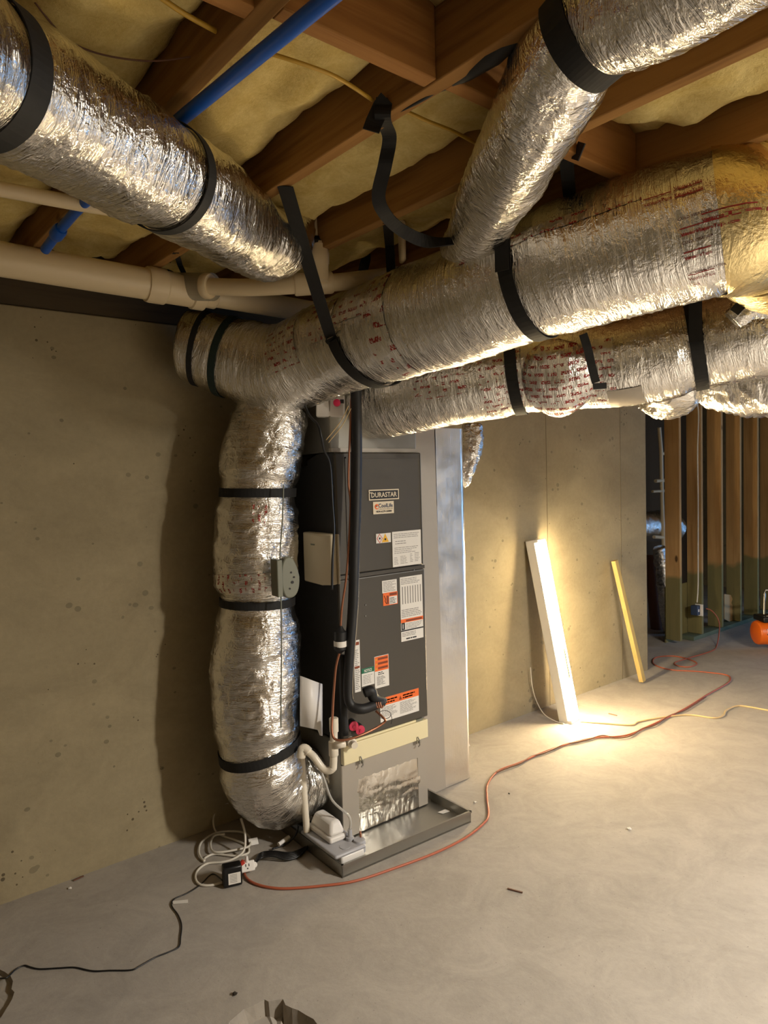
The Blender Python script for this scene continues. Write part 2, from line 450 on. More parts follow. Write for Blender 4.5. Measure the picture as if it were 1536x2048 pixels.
class Duct:
    """a crumpled foil-jacketed tube: a smooth path with a radius, and a surface one can put straps, tape and print on"""
    def __init__(s, pts, rs, seed=0, crease=1.0, crumple=1.0, bulge=1.0, ref=None, step=0.009, pinch=(), pd=0.006):
        P, Rr = spline([Vector(p) for p in pts], list(rs), 60)
        d = [0.0]
        for a, b in zip(P, P[1:]): d.append(d[-1]+(b-a).length)
        s.len = d[-1]; n = max(8, int(s.len/step)); s.n = n
        s.P, s.R = [], []; j = 0
        for i in range(n+1):
            q = s.len*i/n
            while j < len(d)-2 and d[j+1] < q: j += 1
            f = (q-d[j])/max(1e-9, d[j+1]-d[j]); f = min(max(f, 0), 1)
            s.P.append(P[j].lerp(P[j+1], f)); s.R.append(Rr[j]*(1-f)+Rr[j+1]*f)
        s.T = tangents(s.P); s.N = frames(s.P, s.T, ref)
        s.seed, s.crease, s.crumple, s.bulge = seed, crease, crumple, bulge
        s.pd = pd; s.pq = [s.axis_at(*p) for p in pinch]
    def disp(s, q, th, r):
        c, k = math.cos(th), math.sin(th); z = s.seed*13.7
        p = Vector((q*5, c*1.1+z, k*1.1))
        d = noise.noise(p)*0.010*s.bulge
        a = noise.noise(Vector((q*30, c*0.9+z, k*0.9+7)))
        d += max(0, 1-abs(a)*5)**2*0.0045*s.crease
        a = noise.noise(Vector((q*62+3, c*1.8+z, k*1.8)))
        d += max(0, 1-abs(a)*4)**2*0.0022*s.crease
        w = 0.5+0.5*noise.noise(Vector((q*3.1+5, c*0.8, k*0.8+z)))
        a = noise.noise(Vector((q*22, c*r*22+z, k*r*22)))
        b = noise.noise(Vector((q*46+9, c*r*46+z, k*r*46)))
        d += (abs(a)*0.010+abs(b)*0.005)*s.crumple*w
        for pq in s.pq:
            x = abs(q-pq)
            if x < 0.085:
                f = 1 if x < 0.03 else (0.085-x)/0.055
                f = f*f*(3-2*f); d = d*(1-f*0.92)-s.pd*f
        return d
    def frame(s, q):
        x = min(max(q/s.len*s.n, 0), s.n); i = min(int(x), s.n-1); f = x-i
        t = s.T[i].lerp(s.T[i+1], f).normalized(); u = s.N[i].lerp(s.N[i+1], f)
        u = (u-u.dot(t)*t).normalized()
        return s.P[i].lerp(s.P[i+1], f), t, u, t.cross(u), s.R[i]*(1-f)+s.R[i+1]*f
    def surf(s, q, th, off=0.0, flat=False):
        p, t, u, w, r = s.frame(q)
        e = u*math.cos(th)+w*math.sin(th)
        return p+e*(r+(0.009 if flat == 2 else (-s.pd+0.001 if s.pq else 0.006) if flat else s.disp(q, th, r))+off)
    def find(s, px, py):
        best = (1e9, 0, 0)
        for i in range(0, s.n+1, 2):
            q = s.len*i/s.n; p, t, u, w, r = s.frame(q)
            for k in range(60):
                th = 2*PI*k/60; e = u*math.cos(th)+w*math.sin(th)
                if e.dot(p+e*r-EYE) > 0: continue
                x, y, z = proj(p+e*(r+0.005))
                if z < 0.1: continue
                dd = (x-px)**2+(y-py)**2
                if dd < best[0]: best = (dd, q, th)
        return best[1], best[2]
    def axis_at(s, px, py):
        best = (1e9, 0)
        for i in range(s.n+1):
            x, y, z = proj(s.P[i])
            if z > 0.1 and (x-px)**2+(y-py)**2 < best[0]: best = ((x-px)**2+(y-py)**2, s.len*i/s.n)
        return best[1]
    def mesh(s, name, mat, parent, q0=0.0, q1=None, th0=0.0, th1=2*PI, off=0.0, cap=True, nu=84, smooth=0):
        q1 = s.len if q1 is None else q1
        nq = max(2, int((q1-q0)/s.len*s.n)); full = abs(th1-th0-2*PI) < 1e-6
        nk = nu if full else max(4, int(nu*(th1-th0)/(2*PI)))
        vs, uvs = [], []
        cols = nk+1
        for i in range(nq+1):
            q = q0+(q1-q0)*i/nq
            p, t, u, w, r = s.frame(q)
            for k in range(cols):
                th = th0+(th1-th0)*k/nk
                o_ = off
                e = u*math.cos(th)+w*math.sin(th)
                thd = th if not (full and k == nk) else th0
                vs.append(p+e*(r+s.disp(q, thd, r)+o_)); uvs.append((q, th*0.19))
        fs = [(i*cols+k, i*cols+k+1, (i+1)*cols+k+1, (i+1)*cols+k) for i in range(nq) for k in range(nk)]
        mb = MB(); mb.add(vs, fs, mat, uvs)
        if cap and full:
            a, b = list(range(nk))[::-1], [nq*cols+k for k in range(nk)]
            mb.add([vs[k] for k in a], [tuple(range(nk))], mat, [uvs[k] for k in a])
            mb.add([vs[k] for k in b], [tuple(range(nk))], mat, [uvs[k] for k in b])
        o = mb.build(name, parent, smooth='all')
        bm = bmesh.new(); bm.from_mesh(o.data)
        bmesh.ops.remove_doubles(bm, verts=bm.verts, dist=0.00002)
        bmesh.ops.recalc_face_normals(bm, faces=bm.faces)
        bm.to_mesh(o.data); bm.free()
        o.data.polygons.foreach_set('use_smooth', [True]*len(o.data.polygons))
        return o
    def ring(s, mb, q, w, mat, th0=0.0, th1=2*PI, off=0.004, tilt=0.0):
        n = max(10, int(64*(th1-th0)/(2*PI)))
        _, t, _, _, r = s.frame(q)
        pts = [s.surf(q+tilt*math.sin(th0+(th1-th0)*k/n), th0+(th1-th0)*k/n, off, flat=True) for k in range(n+1)]
        return mb.ribbon(pts, t, w, 0.0025, mat)

def flat_pts(L_, z=0.005): return [fl(x, y, z) for x, y in L_]

# ================================================================== THE ROOM
ZJ = 2.41          # underside of the joists
WALL_Y = 3.0
XR, XL, YB = 9.6, -2.6, -3.4
mb = MB()
# floor with two broken-out holes
hole1 = [fl(*p) for p in [(459,2043),(474,2030),(488,2018),(508,2010),(529,1999),(537,2003),(552,2000),(566,1998),(571,2010),(584,2016),(596,2020),(612,2030),(627,2038),(636,2050),(668,2085),(640,2140),(560,2170),(480,2150),(440,2090)]]
hole2 = [fl(*p) for p in [(-4,1937),(10,1944),(21,1952),(26,1962),(23,1978),(29,1984),(25,1996),(20,2006),(12,2018),(4,2032),(-8,2046),(-40,2040),(-70,2000),(-60,1950),(-30,1930)]]
bm = bmesh.new()
def loop(pts):
    vs = [bm.verts.new(p) for p in pts]
    return vs, [bm.edges.new((vs[i], vs[(i+1) % len(vs)])) for i in range(len(vs))]
outer = [Vector(p) for p in ((XL,YB,0),(XR,YB,0),(XR,4.7,0),(XL,4.7,0))]
ed = []
for pl in (outer, hole1, hole2): ed += loop(pl)[1]
bmesh.ops.triangle_fill(bm, edges=ed, use_beauty=True)
bm.verts.ensure_lookup_table()
mb.add([v.co.copy() for v in bm.verts], [[v.index for v in f.verts] if (bm.verts.index_update() or True) else [] for f in bm.faces], 'floor')
bm.free()
# a slab body so that it is not a bare plane
mb.box((XL, YB, -0.22), (XR, 4.7, -0.16), 'floor')
o = mb.build('floor', kind='structure', origin=(0, 0, 0))
bm = bmesh.new(); bm.from_mesh(o.data)
for f in bm.faces:
    if abs(f.calc_center_median().z) < 1e-4 and f.normal.z < 0: f.normal_flip()
bm.to_mesh(o.data); bm.free()
def pit(pts, depth, inset, name, label, mat='pit'):
    mb = MB(); n = len(pts); c = sum(pts, Vector())/n
    low = [p+(c-p).normalized()*inset*(0.7+0.6*random.random())-Vector((0, 0, depth*(0.85+0.3*random.random()))) for p in pts]
    mb.add(pts+low, [(i, (i+1) % n, n+(i+1) % n, n+i) for i in range(n)], mat)
    mb.add(low+[c-Vector((0, 0, depth*1.05))], [(i, (i+1) % n, n) for i in range(n)], 'floor')
    return mb.build(name, kind='structure', origin=(0, 0, 0), label=label)
pit(hole1, 0.045, 0.016, 'floor_pit', 'broken-out hole in the concrete floor')
pit(hole2, 0.014, 0.006, 'floor_pit', 'shallow chipped patch at the left edge of the floor')
# walls
mb = MB()
mb.box((XL, WALL_Y, -0.16), (5.185, WALL_Y+0.2, 2.30), 'wall')
mb.build('wall_back', kind='structure', origin=(0, 3, 0), bevel=0.006)
for k, (px, py) in enumerate(((1095, 1100), (1242, 1100))):
    xw = onp(px, py, 1, WALL_Y).x
    MB().box((xw, WALL_Y-0.0015, 0), (xw+0.005, WALL_Y+0.001, 2.3), 'formline').build('trim_%d' % (k+4), kind='structure')
MB().box((XL-0.2, YB, -0.16), (XL, 4.9, 2.66), 'wall').build('wall_left', kind='structure')
mb = MB()
for lo, hi in (((XL, YB-0.2, -0.16), (2.9, YB, 2.66)), ((4.5, YB-0.2, -0.16), (XR, YB, 2.66)), ((2.9, YB-0.2, -0.16), (4.5, YB, 0.6)), ((2.9, YB-0.2, 2.0), (4.5, YB, 2.66))): mb.box(lo, hi, 'wall')
mb.build('wall_front', kind='structure')
mb = MB()
for lo, hi in (((2.86, YB, 0.56), (2.92, YB+0.03, 2.04)), ((4.48, YB, 0.56), (4.54, YB+0.03, 2.04)), ((2.86, YB, 0.56), (4.54, YB+0.03, 0.62)), ((2.86, YB, 1.98), (4.54, YB+0.03, 2.04)), ((3.68, YB-0.02, 0.6), (3.72, YB, 2.0))): mb.box(lo, hi, 'frame')
mb.build('fill_window', kind='structure')  # window frame added around the fill light, out of view
MB().box((XL, 4.7, -0.16), (XR, 4.9, 2.66), 'gypsum').build('wall_far', kind='structure')
mb = MB()
for lo, hi in (((XR, YB, -0.16), (XR+0.2, -1.1, 2.66)), ((XR, 1.5, -0.16), (XR+0.2, 4.9, 2.66)), ((XR, -1.1, -0.16), (XR+0.2, 1.5, 0.05)), ((XR, -1.1, 2.15), (XR+0.2, 1.5, 2.66))):
    mb.box(lo, hi, 'wall')
mb.build('wall_right', kind='structure')
mb = MB()
for lo, hi in (((9.56,-1.14,0.0),(9.6,-1.06,2.2)),((9.56,1.46,0.0),(9.6,1.54,2.2)),((9.56,-1.1,0.0),(9.6,1.5,0.07)),((9.56,-1.1,2.13),(9.6,1.5,2.2)),((9.57,0.17,0.05),(9.6,0.23,2.15))): mb.box(lo, hi, 'frame')
mb.build('door_1', kind='structure')
# subfloor over the joists
MB().box((XL, YB, 2.645), (XR, 4.9, 2.68), 'subfloor').build('ceiling', kind='structure')
# sill plates on the concrete wall
mb = MB(); mb.box((XL, WALL_Y+0.01, 2.302), (5.185, WALL_Y+0.15, ZJ), 'sill'); mb.build('trim_2', kind='structure', bevel=0.003)
MB().box((XL, WALL_Y+0.115, ZJ), (5.185, WALL_Y+0.15, 2.645), 'sill').build('trim_3', kind='structure')

# ------------------------------------------------------------------ joists and blocking
JX = [-0.122, 0.28, 0.68, 1.085, 1.485, 1.89, 2.295, 2.70, 3.105, 3.51, 3.915, 4.32, 4.725, 5.13, 5.535, 5.94, 6.345, 6.75, 7.155, 7.56]     # right-hand lower edges
JLAB = {0.68: 'wooden floor joist with the blue pipe running under it',
        1.085: 'wooden floor joist from which the loose black strap hangs',
        1.485: 'wooden floor joist crossed by the upper right foil duct',
        1.89: 'wooden floor joist with a dark round knot, right of the upper foil duct'}
for x in JX:
    if x < 0: continue
    mb = MB(); mb.box((x-0.038, YB, ZJ), (x, WALL_Y+0.11, 2.643), 'joist')
    mb.build('floor_joist', bevel=0.003, group='floor joists overhead', cat='joist', origin=(x-0.019, 0, ZJ),
             label=JLAB.get(x, 'wooden floor joist hidden above the big foil ducts at right' if x > 1 else 'wooden floor joist at the left edge above the foil duct'))
BX = [(0.28, 'left'), (0.68, 'mid'), (1.085, 'r'), (1.485, 's'), (1.89, 't')]
BLAB = ['short wooden blocking piece left of the blue pipe, cut off by the top edge', 'wooden blocking piece between the blue pipe and the black strap hook',
        'wooden blocking piece ending behind the upper right foil duct', 'brightly lit wooden blocking piece right of the upper foil duct', 'wooden blocking piece above the large foil duct at right']
for (x, _), lb, dy in zip(BX, BLAB, (0.03, 0.0, -0.02, 0.03, 0.0)):
    mb = MB(); mb.box((x+0.001, 1.062+dy, ZJ+0.002), (x+0.403-0.038 if x != 0.68 else x+0.366, 1.10+dy, 2.640), 'block')
    mb.build('joist_blocking', bevel=0.003, label=lb, cat='blocking', group='blocking between the joists')

def batt(x0, x1, y0, y1, base, sag, seed, label):
    nx, ny = 22, max(14, int((y1-y0)/0.035)); vs = []
    for j in range(ny+1):
        for i in range(nx+1):
            u, v = i/nx, j/ny; x, y = x0+(x1-x0)*u, y0+(y1-y0)*v
            e = (1-abs(2*u-1)**4)*(1-abs(2*v-1)**14)
            p = Vector((x*4, y*3, seed*7.1))
            z = base-e*(0.04+sag*(0.55+0.6*noise.noise(p)))+noise.noise(Vector((x*11, y*9, seed)))*0.026+noise.noise(Vector((x*45, y*45, seed)))*0.006
            z -= 0.03*max(0, noise.noise(Vector((x*3, y*2.2, seed+20))))
            vs.append((x, y, z))
    c = nx+1
    fs = [(j*c+i, j*c+i+1, (j+1)*c+i+1, (j+1)*c+i) for j in range(ny) for i in range(nx)]
    k = len(vs); top = [(x0, y0, 2.642), (x1, y0, 2.642), (x1, y1, 2.642), (x0, y1, 2.642)]
    mb = MB(); mb.add(vs+top, fs+[(k, k+3, k+2, k+1), tuple([k, k+1]+[i for i in range(nx, -1, -1)]), tuple([k+2, k+3]+[ny*c+i for i in range(nx+1)]),
              tuple([k+3, k]+[j*c for j in range(ny+1)]), tuple([k+1, k+2]+[j*c+nx for j in range(ny, -1, -1)])], 'batt')
    return mb.build('insulation_batt', smooth='all', label=label, cat='insulation', group='yellow insulation batts between the joists')
BT = [(0.281, 0.641, -1.0, 1.09, 'yellow fibreglass batt above the duct at the top left corner'), (0.281, 0.641, 1.135, 2.98, 'yellow fibreglass batt behind the left foil duct near the wall'),
      (0.681, 1.046, -1.0, 1.06, 'yellow fibreglass batt above the blue pipe at the top edge'), (0.681, 1.046, 1.102, 2.98, 'yellow fibreglass batt between the blue pipe and the strap joist'),
      (1.086, 1.446, -1.0, 1.04, 'yellow fibreglass batt at the top edge left of the wide black strap'), (1.086, 1.446, 1.082, 2.98, 'yellow fibreglass batt behind the loose hanging black strap'),
      (1.486, 1.851, -1.0, 1.09, 'pale yellow fibreglass batt sagging at the upper right corner'), (1.486, 1.851, 1.132, 2.98, 'yellow fibreglass batt over the joint of the two big foil ducts'),
      (1.891, 2.256, -1.0, 1.06, 'brightly lit yellow fibreglass batt above the big duct, at the right edge'), (1.891, 2.256, 1.102, 2.98, 'yellow fibreglass batt hidden above the big foil duct')]
for k, (x0, x1, y0, y1, lb) in enumerate(BT): batt(x0, x1, y0, y1, 2.525 if k < 2 else 2.55, 0.05, k+1, lb)

# ================================================================== FOIL DUCTS
def duct_thing(name, d, label, mat='foil', group='insulated foil ducts', **kw):
    c = sum(d.P, Vector())/len(d.P)
    t = thing(name, (c.x, c.y, min(p.z-r for p, r in zip(d.P, d.R))), label, 'duct', group)
    d.mesh('foil_jacket', mat, t, **kw)
    return t
def tape(d, t, px, py, w, arc, mat='foil_tape', off=0.0018, name='tape_and_reflection_band'):
    q, th = d.find(px, py)
    return d.mesh(name, mat, t, max(0.0, q-w/2), min(d.len, q+w/2), th-arc/2, th+arc/2, off, cap=False, nu=96)

D1 = Duct([at(-330, 0, 0.80), at(-120, 95, 1.02), at(40, 190, 1.18), at(340, 361, 1.52), at(480, 455, 1.98), at(545, 492, 2.22), at(566, 472, 2.38), at(569, 432, 2.42)],
          [0.118, 0.118, 0.116, 0.114, 0.11, 0.105, 0.10, 0.10], 1, crease=0.9, crumple=0.28, pinch=((-45, 140), (330, 352)))
t1 = duct_thing('flex_duct', D1, 'foil flex duct slanting down from the upper left corner under the blue pipe')
D2 = Duct([(1.30, 2.872, 2.185), (1.355, 2.82, 2.17), (1.44, 2.745, 2.13), (1.57, 2.57, 2.070), at(640, 708, 2.86), at(740, 672, 2.68), at(900, 618, 2.40), at(1080, 552, 2.15), at(1400, 452, 1.92), at(1468, 440, 1.90), at(1530, 455, 1.98), (2.32, 0.80, 2.225), (2.9, 0.35, 2.2), (3.9, -0.35, 2.2)],
          [0.145, 0.16, 0.172, 0.180, 0.184, 0.187, 0.188, 0.188, 0.188, 0.195, 0.192, 0.188, 0.185, 0.185], 2, crease=0.8, crumple=0.36, pinch=((1068, 556), (402, 712), (455, 722)), pd=0.004)
t2 = duct_thing('trunk_duct', D2, 'large foil trunk duct crossing the middle of the picture above the air handler')
for px, py, w, a, m_ in ((560, 690, 0.20, 1.0, 'foil_tape_small'), (640, 640, 0.14, 0.9, 'foil_tape_small'), (740, 640, 0.10, 1.9, 'foil_tape'), (770, 700, 0.08, 1.6, 'foil_tape'), (700, 615, 0.2, 0.5, 'foil_tape_small'), (1080, 455, 0.5, 0.16, 'foil_tape_small')):
    tape(D2, t2, px, py, w, a, m_)
D3 = Duct([(1.768, 2.73, 0.235), (1.70, 2.72, 0.225), (1.60, 2.70, 0.235), (1.52, 2.685, 0.29), (1.475, 2.67, 0.42), at(512, 1400, 3.05), at(512, 1290, 3.05), at(515, 1200, 3.04), at(512, 1120, 3.04), at(515, 1000, 3.04), at(525, 900, 3.05), at(545, 815, 3.08)],
          [0.15, 0.155, 0.165, 0.175, 0.182, 0.186, 0.186, 0.165, 0.168, 0.168, 0.165, 0.15], 3, crease=0.7, crumple=1.9, bulge=1.7, ref=Vector((0, -1, 0)), pinch=((515, 985), (505, 1200), (516, 1492)), pd=0.010)
t3 = duct_thing('return_duct', D3, 'crumpled vertical foil duct strapped upright on the left of the air handler')
tape(D3, t3, 500, 1168, 0.075, 3.4, 'foil_tape_small')
tape(D3, t3, 520, 1030, 0.10, 0.45, 'foil_tape_small')
D4 = Duct([at(735, 800, 3.25), at(775, 798, 3.16), at(900, 772, 3.0), at(1100, 738, 2.85), at(1250, 724, 2.72), at(1390, 690, 2.62), at(1580, 652, 2.5), (3.2, 1.12, 2.10), (4.2, 1.3, 2.10)],
          [0.175, 0.172, 0.168, 0.166, 0.168, 0.168, 0.166, 0.168, 0.168], 4, crease=0.5, crumple=0.7, pinch=((1035, 752), (1392, 690)), pd=0.004)
t4 = duct_thing('supply_duct', D4, 'foil supply duct running right from the air handler top, below the trunk duct')
for px, py, w, a, m_ in ((1000, 770, 0.17, 1.6, 'foil_tape_small'), (870, 745, 0.2, 1.2, 'foil_tape_small'), (1200, 745, 0.10, 1.5, 'foil_tape_small'), (1165, 805, 0.25, 0.6, 'foil_tape_small')): tape(D4, t4, px, py, w, a, m_)
# dark duct tape patch
q, th = D4.find(1250, 800)
D4.mesh('tape_patch', 'duct_tape', t4, q-0.05, q+0.05, th-0.28, th+0.34, 0.003, cap=False)
# taped cap that bulges from the supply duct
q, th = D4.find(1112, 760)
base = D4.surf(q, th, -0.03); pcen, tt, uu, ww, rr = D4.frame(q); outd = (base-pcen).normalized(); upd = tt.cross(outd)
capm = MB(); nv, nh = 16, 40; vs = []; uvs = []
for i in range(nv+1):
    a = PI/2*i/nv
    for k in range(nh):
        b_ = 2*PI*k/nh; x, y, z = math.cos(a)*math.cos(b_), math.cos(a)*math.sin(b_), math.sin(a)
        p = base+tt*x*0.142+upd*y*0.150+outd*z*0.105
        nn = noise.noise(p*14); p = p+(p-base).normalized()*(abs(nn)*0.014-0.004+abs(noise.noise(p*38))*0.005)
        vs.append(p); uvs.append((0.14*x+0.3, 0.14*y))
capm.add(vs, [(i*nh+k, i*nh+(k+1) % nh, (i+1)*nh+(k+1) % nh, (i+1)*nh+k) for i in range(nv) for k in range(nh)], 'foil_tape_cap', uvs)
capm.build('taped_cap', t4, smooth='all', label='bulging cap wrapped in red-printed foil tape')
D5 = Duct([at(935, 500, 2.22), at(955, 462, 2.08), at(1000, 370, 1.80), at(1058, 262, 1.52), at(1112, 158, 1.37), at(1150, 92, 1.30), at(1210, 38, 1.24), at(1350, -35, 1.12), at(1560, -165, 0.97), at(1900, -350, 0.8)],
          [0.085, 0.088, 0.092, 0.095, 0.098, 0.098, 0.097, 0.095, 0.094, 0.09], 5, crease=0.7, crumple=0.5, step=0.007, pinch=((1178, 64),))
t5 = duct_thing('flex_duct', D5, 'foil flex duct bending down from the upper right corner to the trunk duct')
D6 = Duct([at(1350, 740, 2.92), at(1345, 775, 2.95), at(1335, 787, 3.1), at(1315, 778, 3.4), at(1300, 755, 3.8)], [0.09, 0.10, 0.104, 0.104, 0.10], 6, crease=2.5, crumple=1.8, step=0.005)
duct_thing('branch_duct', D6, 'short foil duct stub dipping below the supply duct, over the end of the concrete wall')
D7 = Duct([at(1680, 720, 2.75), at(1560, 745, 2.85), at(1480, 745, 3.0), at(1440, 742, 3.25), at(1425, 730, 3.5)], [0.17, 0.17, 0.168, 0.15, 0.14], 7, crease=2.5, crumple=1.5, step=0.006)
duct_thing('branch_duct', D7, 'foil duct with blue reflections at the right edge, hanging in front of the wall studs')
D8 = Duct([at(945, 850, 3.75), at(945, 890, 3.74), at(936, 930, 3.73), at(926, 962, 3.72), at(922, 972, 3.72)], [0.05, 0.05, 0.04, 0.03, 0.015], 8, crumple=1.4, step=0.006)
duct_thing('foil_wrapped_line', D8, 'small foil-wrapped line tapering down behind the insulated column', group=None, mat='foil')
D9 = Duct([at(1465, 640, 2.24), at(1500, 612, 2.22), at(1560, 600, 2.2)], [0.03, 0.045, 0.05], 9, crumple=1.4, step=0.006)
duct_thing('branch_duct', D9, 'small crumpled foil end squeezed between the trunk and supply ducts at right')

# lettering on the trunk duct's tape
def print_on(d, mb, txt, px, py, size, mat, bold=0.0, xs=1.0, slant=0.0):
    q, th = d.find(px, py); r = d.frame(q)[4]
    def fn(x, y):
        yy = y+x*slant
        a = d.surf(q, th+0.05, 0); b_ = d.surf(q, th-0.05, 0)
        sg = 1 if a.z > b_.z else -1
        return d.surf(q+x*dirq, th+sg*yy/r, 0.0028)
    p0, p1 = proj(d.surf(q, th)), proj(d.surf(min(q+0.03, d.len), th)); dirq = 1 if p1[0] > p0[0] else -1
    mb.text(txt, (0,0,0), (1,0,0), (0,1,0), size, mat, fn=fn, bold=bold, xs=xs)
def bar_on(d, mb, px, py, w, h, mat):
    q, th = d.find(px, py); r = d.frame(q)[4]
    n_ = 8; vs = []
    for k in range(n_+1):
        vs += [d.surf(q+w*k/n_, th, 0.0028), d.surf(q+w*k/n_, th+h/r, 0.0028)]
    mb.add(vs, [(2*k, 2*k+2, 2*k+3, 2*k+1) for k in range(n_)], mat)
pm = MB()
for (px, py) in ((1410, 436), (1365, 468), (1392, 461), (1368, 517), (1378, 561), (1352, 396), (1280, 412), (1350, 386)):
    print_on(D2, pm, 'VentureTape', px, py, 0.0125, 'tapeprint', 0.012)
    bar_on(D2, pm, px, py-9, 0.066, 0.0028, 'tapeprint')
for (px, py) in ((1412, 447), (1368, 478), (1372, 527), (1380, 571)):
    print_on(D2, pm, '1581A', px, py, 0.0095, 'tapeprint', 0.01)
for (px, py) in ((1370, 492), (1382, 541), (1352, 442)):
    print_on(D2, pm, 'COLD WEATHER', px, py, 0.0098, 'tapeprintd', 0.004)
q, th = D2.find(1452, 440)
D2.mesh('tape_and_reflection_band', 'foil_reflect', t2, q, D2.len-0.01, 0.0, 2*PI, 0.0022, cap=False)  # gold colour painted on for the reflection of lit insulation
pm.build('tape_print', t2, label='red tape brand lettering')

# ================================================================== STRAPS
def strap(label, build, mat='strap', w=0.045):
    mb = MB(); build(mb)
    return mb.build('duct_strap', label=label, cat='strap', group='black webbing straps holding the ducts')
def ring_strap(d, px, py, label, w=0.045, legs=(), mat='strap', tilt=0.0, axis=True, off=0.004):
    q = d.axis_at(px, py)
    def b(mb):
        d.ring(mb, q, w, mat, off=off, tilt=tilt)
        p, t, u, w_, r = d.frame(q)
        for sgn, top in legs:
            hor = Vector((0, 0, 1)).cross(t).normalized()*sgn
            st = p+hor*(r+0.012)-Vector((0, 0, 0.02))
            mb.ribbon([st, (st*0.5+Vector(top)*0.5), Vector(top)], t, w*0.95, 0.0025, mat)
    return strap(label, b)
def leg_top(d, px, py, sgn, dz=0.0):
    q = d.axis_at(px, py); p, t, u, w_, r = d.frame(q)
    hor = Vector((0, 0, 1)).cross(t).normalized()*sgn
    v = p+hor*(r+0.012); v.z = ZJ+dz; return v
ring_strap(D1, -45, 140, 'black strap round the foil duct at the left edge', 0.046)
ring_strap(D1, 330, 352, 'black strap round the slanting left duct, below the end of the blue pipe', 0.03)
# long strap across the left end of the trunk duct
def long_strap(mb):
    top = onp(570, 372, 2, ZJ-0.002); q0, th0 = D2.find(662, 668)
    path = [top, top.lerp(D2.surf(q0, th0, 0.01), 0.5), D2.surf(q0, th0, 0.005, 2)]
    qe, the = D2.find(733, 760)
    for k in range(1, 13):
        f = k/12; path.append(D2.surf(q0+(qe-q0)*f, th0+(the-th0)*f, 0.004, 2))
    dth = the-th0
    for k in range(1, 16): path.append(D2.surf(qe+(qe-q0)*0.02*k, the+math.copysign(2.2, dth)*k/15, 0.004, 2))
    p, t, *_ = D2.frame(q0)
    P2, _r = spline(path, [1]*len(path), 4)
    mb.ribbon(P2, t, 0.047, 0.0025, 'strap')
strap('long black strap slanting down from a joist across the left end of the trunk duct', long_strap)
ring_strap(D2, 1068, 556, 'black strap round the middle of the trunk duct, beside the flex duct joint', 0.045, [(1, leg_top(D2, 1068, 556, 1)), (-1, leg_top(D2, 1068, 556, -1))])
def loose(mb):
    top = onp(768, 190, 2, 2.47)
    j = Vector((1.047, 0, 0))
    path = [onp(768, 196, 0, 1.042), onp(766, 240, 0, 1.036), at(779, 275, 1.76), at(770, 330, 1.80), at(757, 390, 1.84), at(768, 425, 1.88), at(800, 458, 1.96), at(850, 482, 2.04), at(905, 482, 2.06), at(960, 470, 2.04), at(985, 462, 2.0)]
    P2, _r = spline([Vector(p) for p in path], [1]*len(path), 8)
    n = len(P2)
    wd = []
    for i in range(n):
        f = i/(n-1); a = Vector((0.35, 0.9, 0.05)); b_ = Vector((0.2, 0.3, 0.9))
        wd.append(RGT.lerp(Vector((0.25, 0.5, 0.75)), max(0, (f-0.45)/0.55)))
    mb.ribbon(P2, wd, 0.036, 0.003, 'strap')
    tail = [onp(775, 198, 0, 1.038), onp(762, 215, 0, 1.030), onp(748, 245, 0, 1.020), onp(742, 262, 0, 1.012)]
    mb.ribbon(tail, RGT, 0.038, 0.003, 'strap')
strap('loose black strap with a folded tail, hanging from a joist to the flex duct', loose)
ring_strap(D5, 1178, 64, 'wide black strap round the bend of the upper right foil duct', 0.050, off=0.004)
def hanger(mb):
    a, b_ = onp(1146, 285, 2, ZJ), at(1138, 415, 2.15)
    mb.ribbon([at(1164, 285, 1.78), at(1150, 320, 1.8)], Vector((0.3, 0.8, 0.3)), 0.036, 0.003, 'strap')
    mb.ribbon([at(1132, 312, 1.86), at(1136, 360, 1.95), at(1142, 420, 2.2)], RGT, 0.036, 0.003, 'strap')
strap('black strap hanging behind the upper right duct down to the trunk duct', hanger)
def hanger2(mb):
    mb.ribbon([onp(776, 446, 2, ZJ), at(779, 490, 2.62), at(783, 560, 2.66)], RGT, 0.034, 0.003, 'strap')
strap('short vertical black strap behind the top of the trunk duct', hanger2)
def hanger3(mb):
    P2, _r = spline([at(772, 498, 2.9), at(750, 502, 2.9), at(735, 520, 2.9), at(728, 545, 2.92), at(724, 575, 2.95)], [1]*5, 5)
    mb.ribbon(P2, RGT, 0.05, 0.003, 'strap')
strap('curved black strap between the white cleanout fitting and the trunk duct', hanger3)
ring_strap(D4, 1035, 752, 'black strap round the supply duct, left of the red-printed cap', 0.045)
ring_strap(D4, 1392, 690, 'black strap round the supply duct near the right edge', 0.045, [(1, leg_top(D4, 1392, 690, 1)), (-1, leg_top(D4, 1392, 690, -1))])
def cap_strap(mb):
    P2, _r = spline([at(1166, 668, 2.52), at(1176, 700, 2.53), at(1184, 735, 2.53), at(1192, 765, 2.54)], [1]*4, 5)
    mb.ribbon(P2, RGT, 0.030, 0.003, 'strap')
    mb.ribbon([at(1186, 773, 2.535), at(1213, 771, 2.535)], UPV, 0.022, 0.003, 'strap')
strap('black strap with a T-shaped tail right of the red-printed cap', cap_strap)
ring_strap(D2, 402, 712, 'thin black strap at the far left end of the trunk duct, by the concrete wall', 0.022)
ring_strap(D2, 455, 722, 'dark green-black strap at the left end of the trunk duct, under the white pipe', 0.030, mat='green_strap')
def veestrap(mb):
    mb.ribbon([onp(352, 505, 2, ZJ), at(360, 530, 2.72), at(372, 556, 2.74)], RGT, 0.02, 0.003, 'strap')
    mb.ribbon([onp(348, 507, 2, ZJ), at(338, 525, 2.72)], RGT, 0.012, 0.003, 'strap')
strap('small forked black strap above the white pipe coupling', veestrap)
ring_strap(D3, 515, 985, 'black strap round the upper part of the vertical duct', 0.037, tilt=0.015)
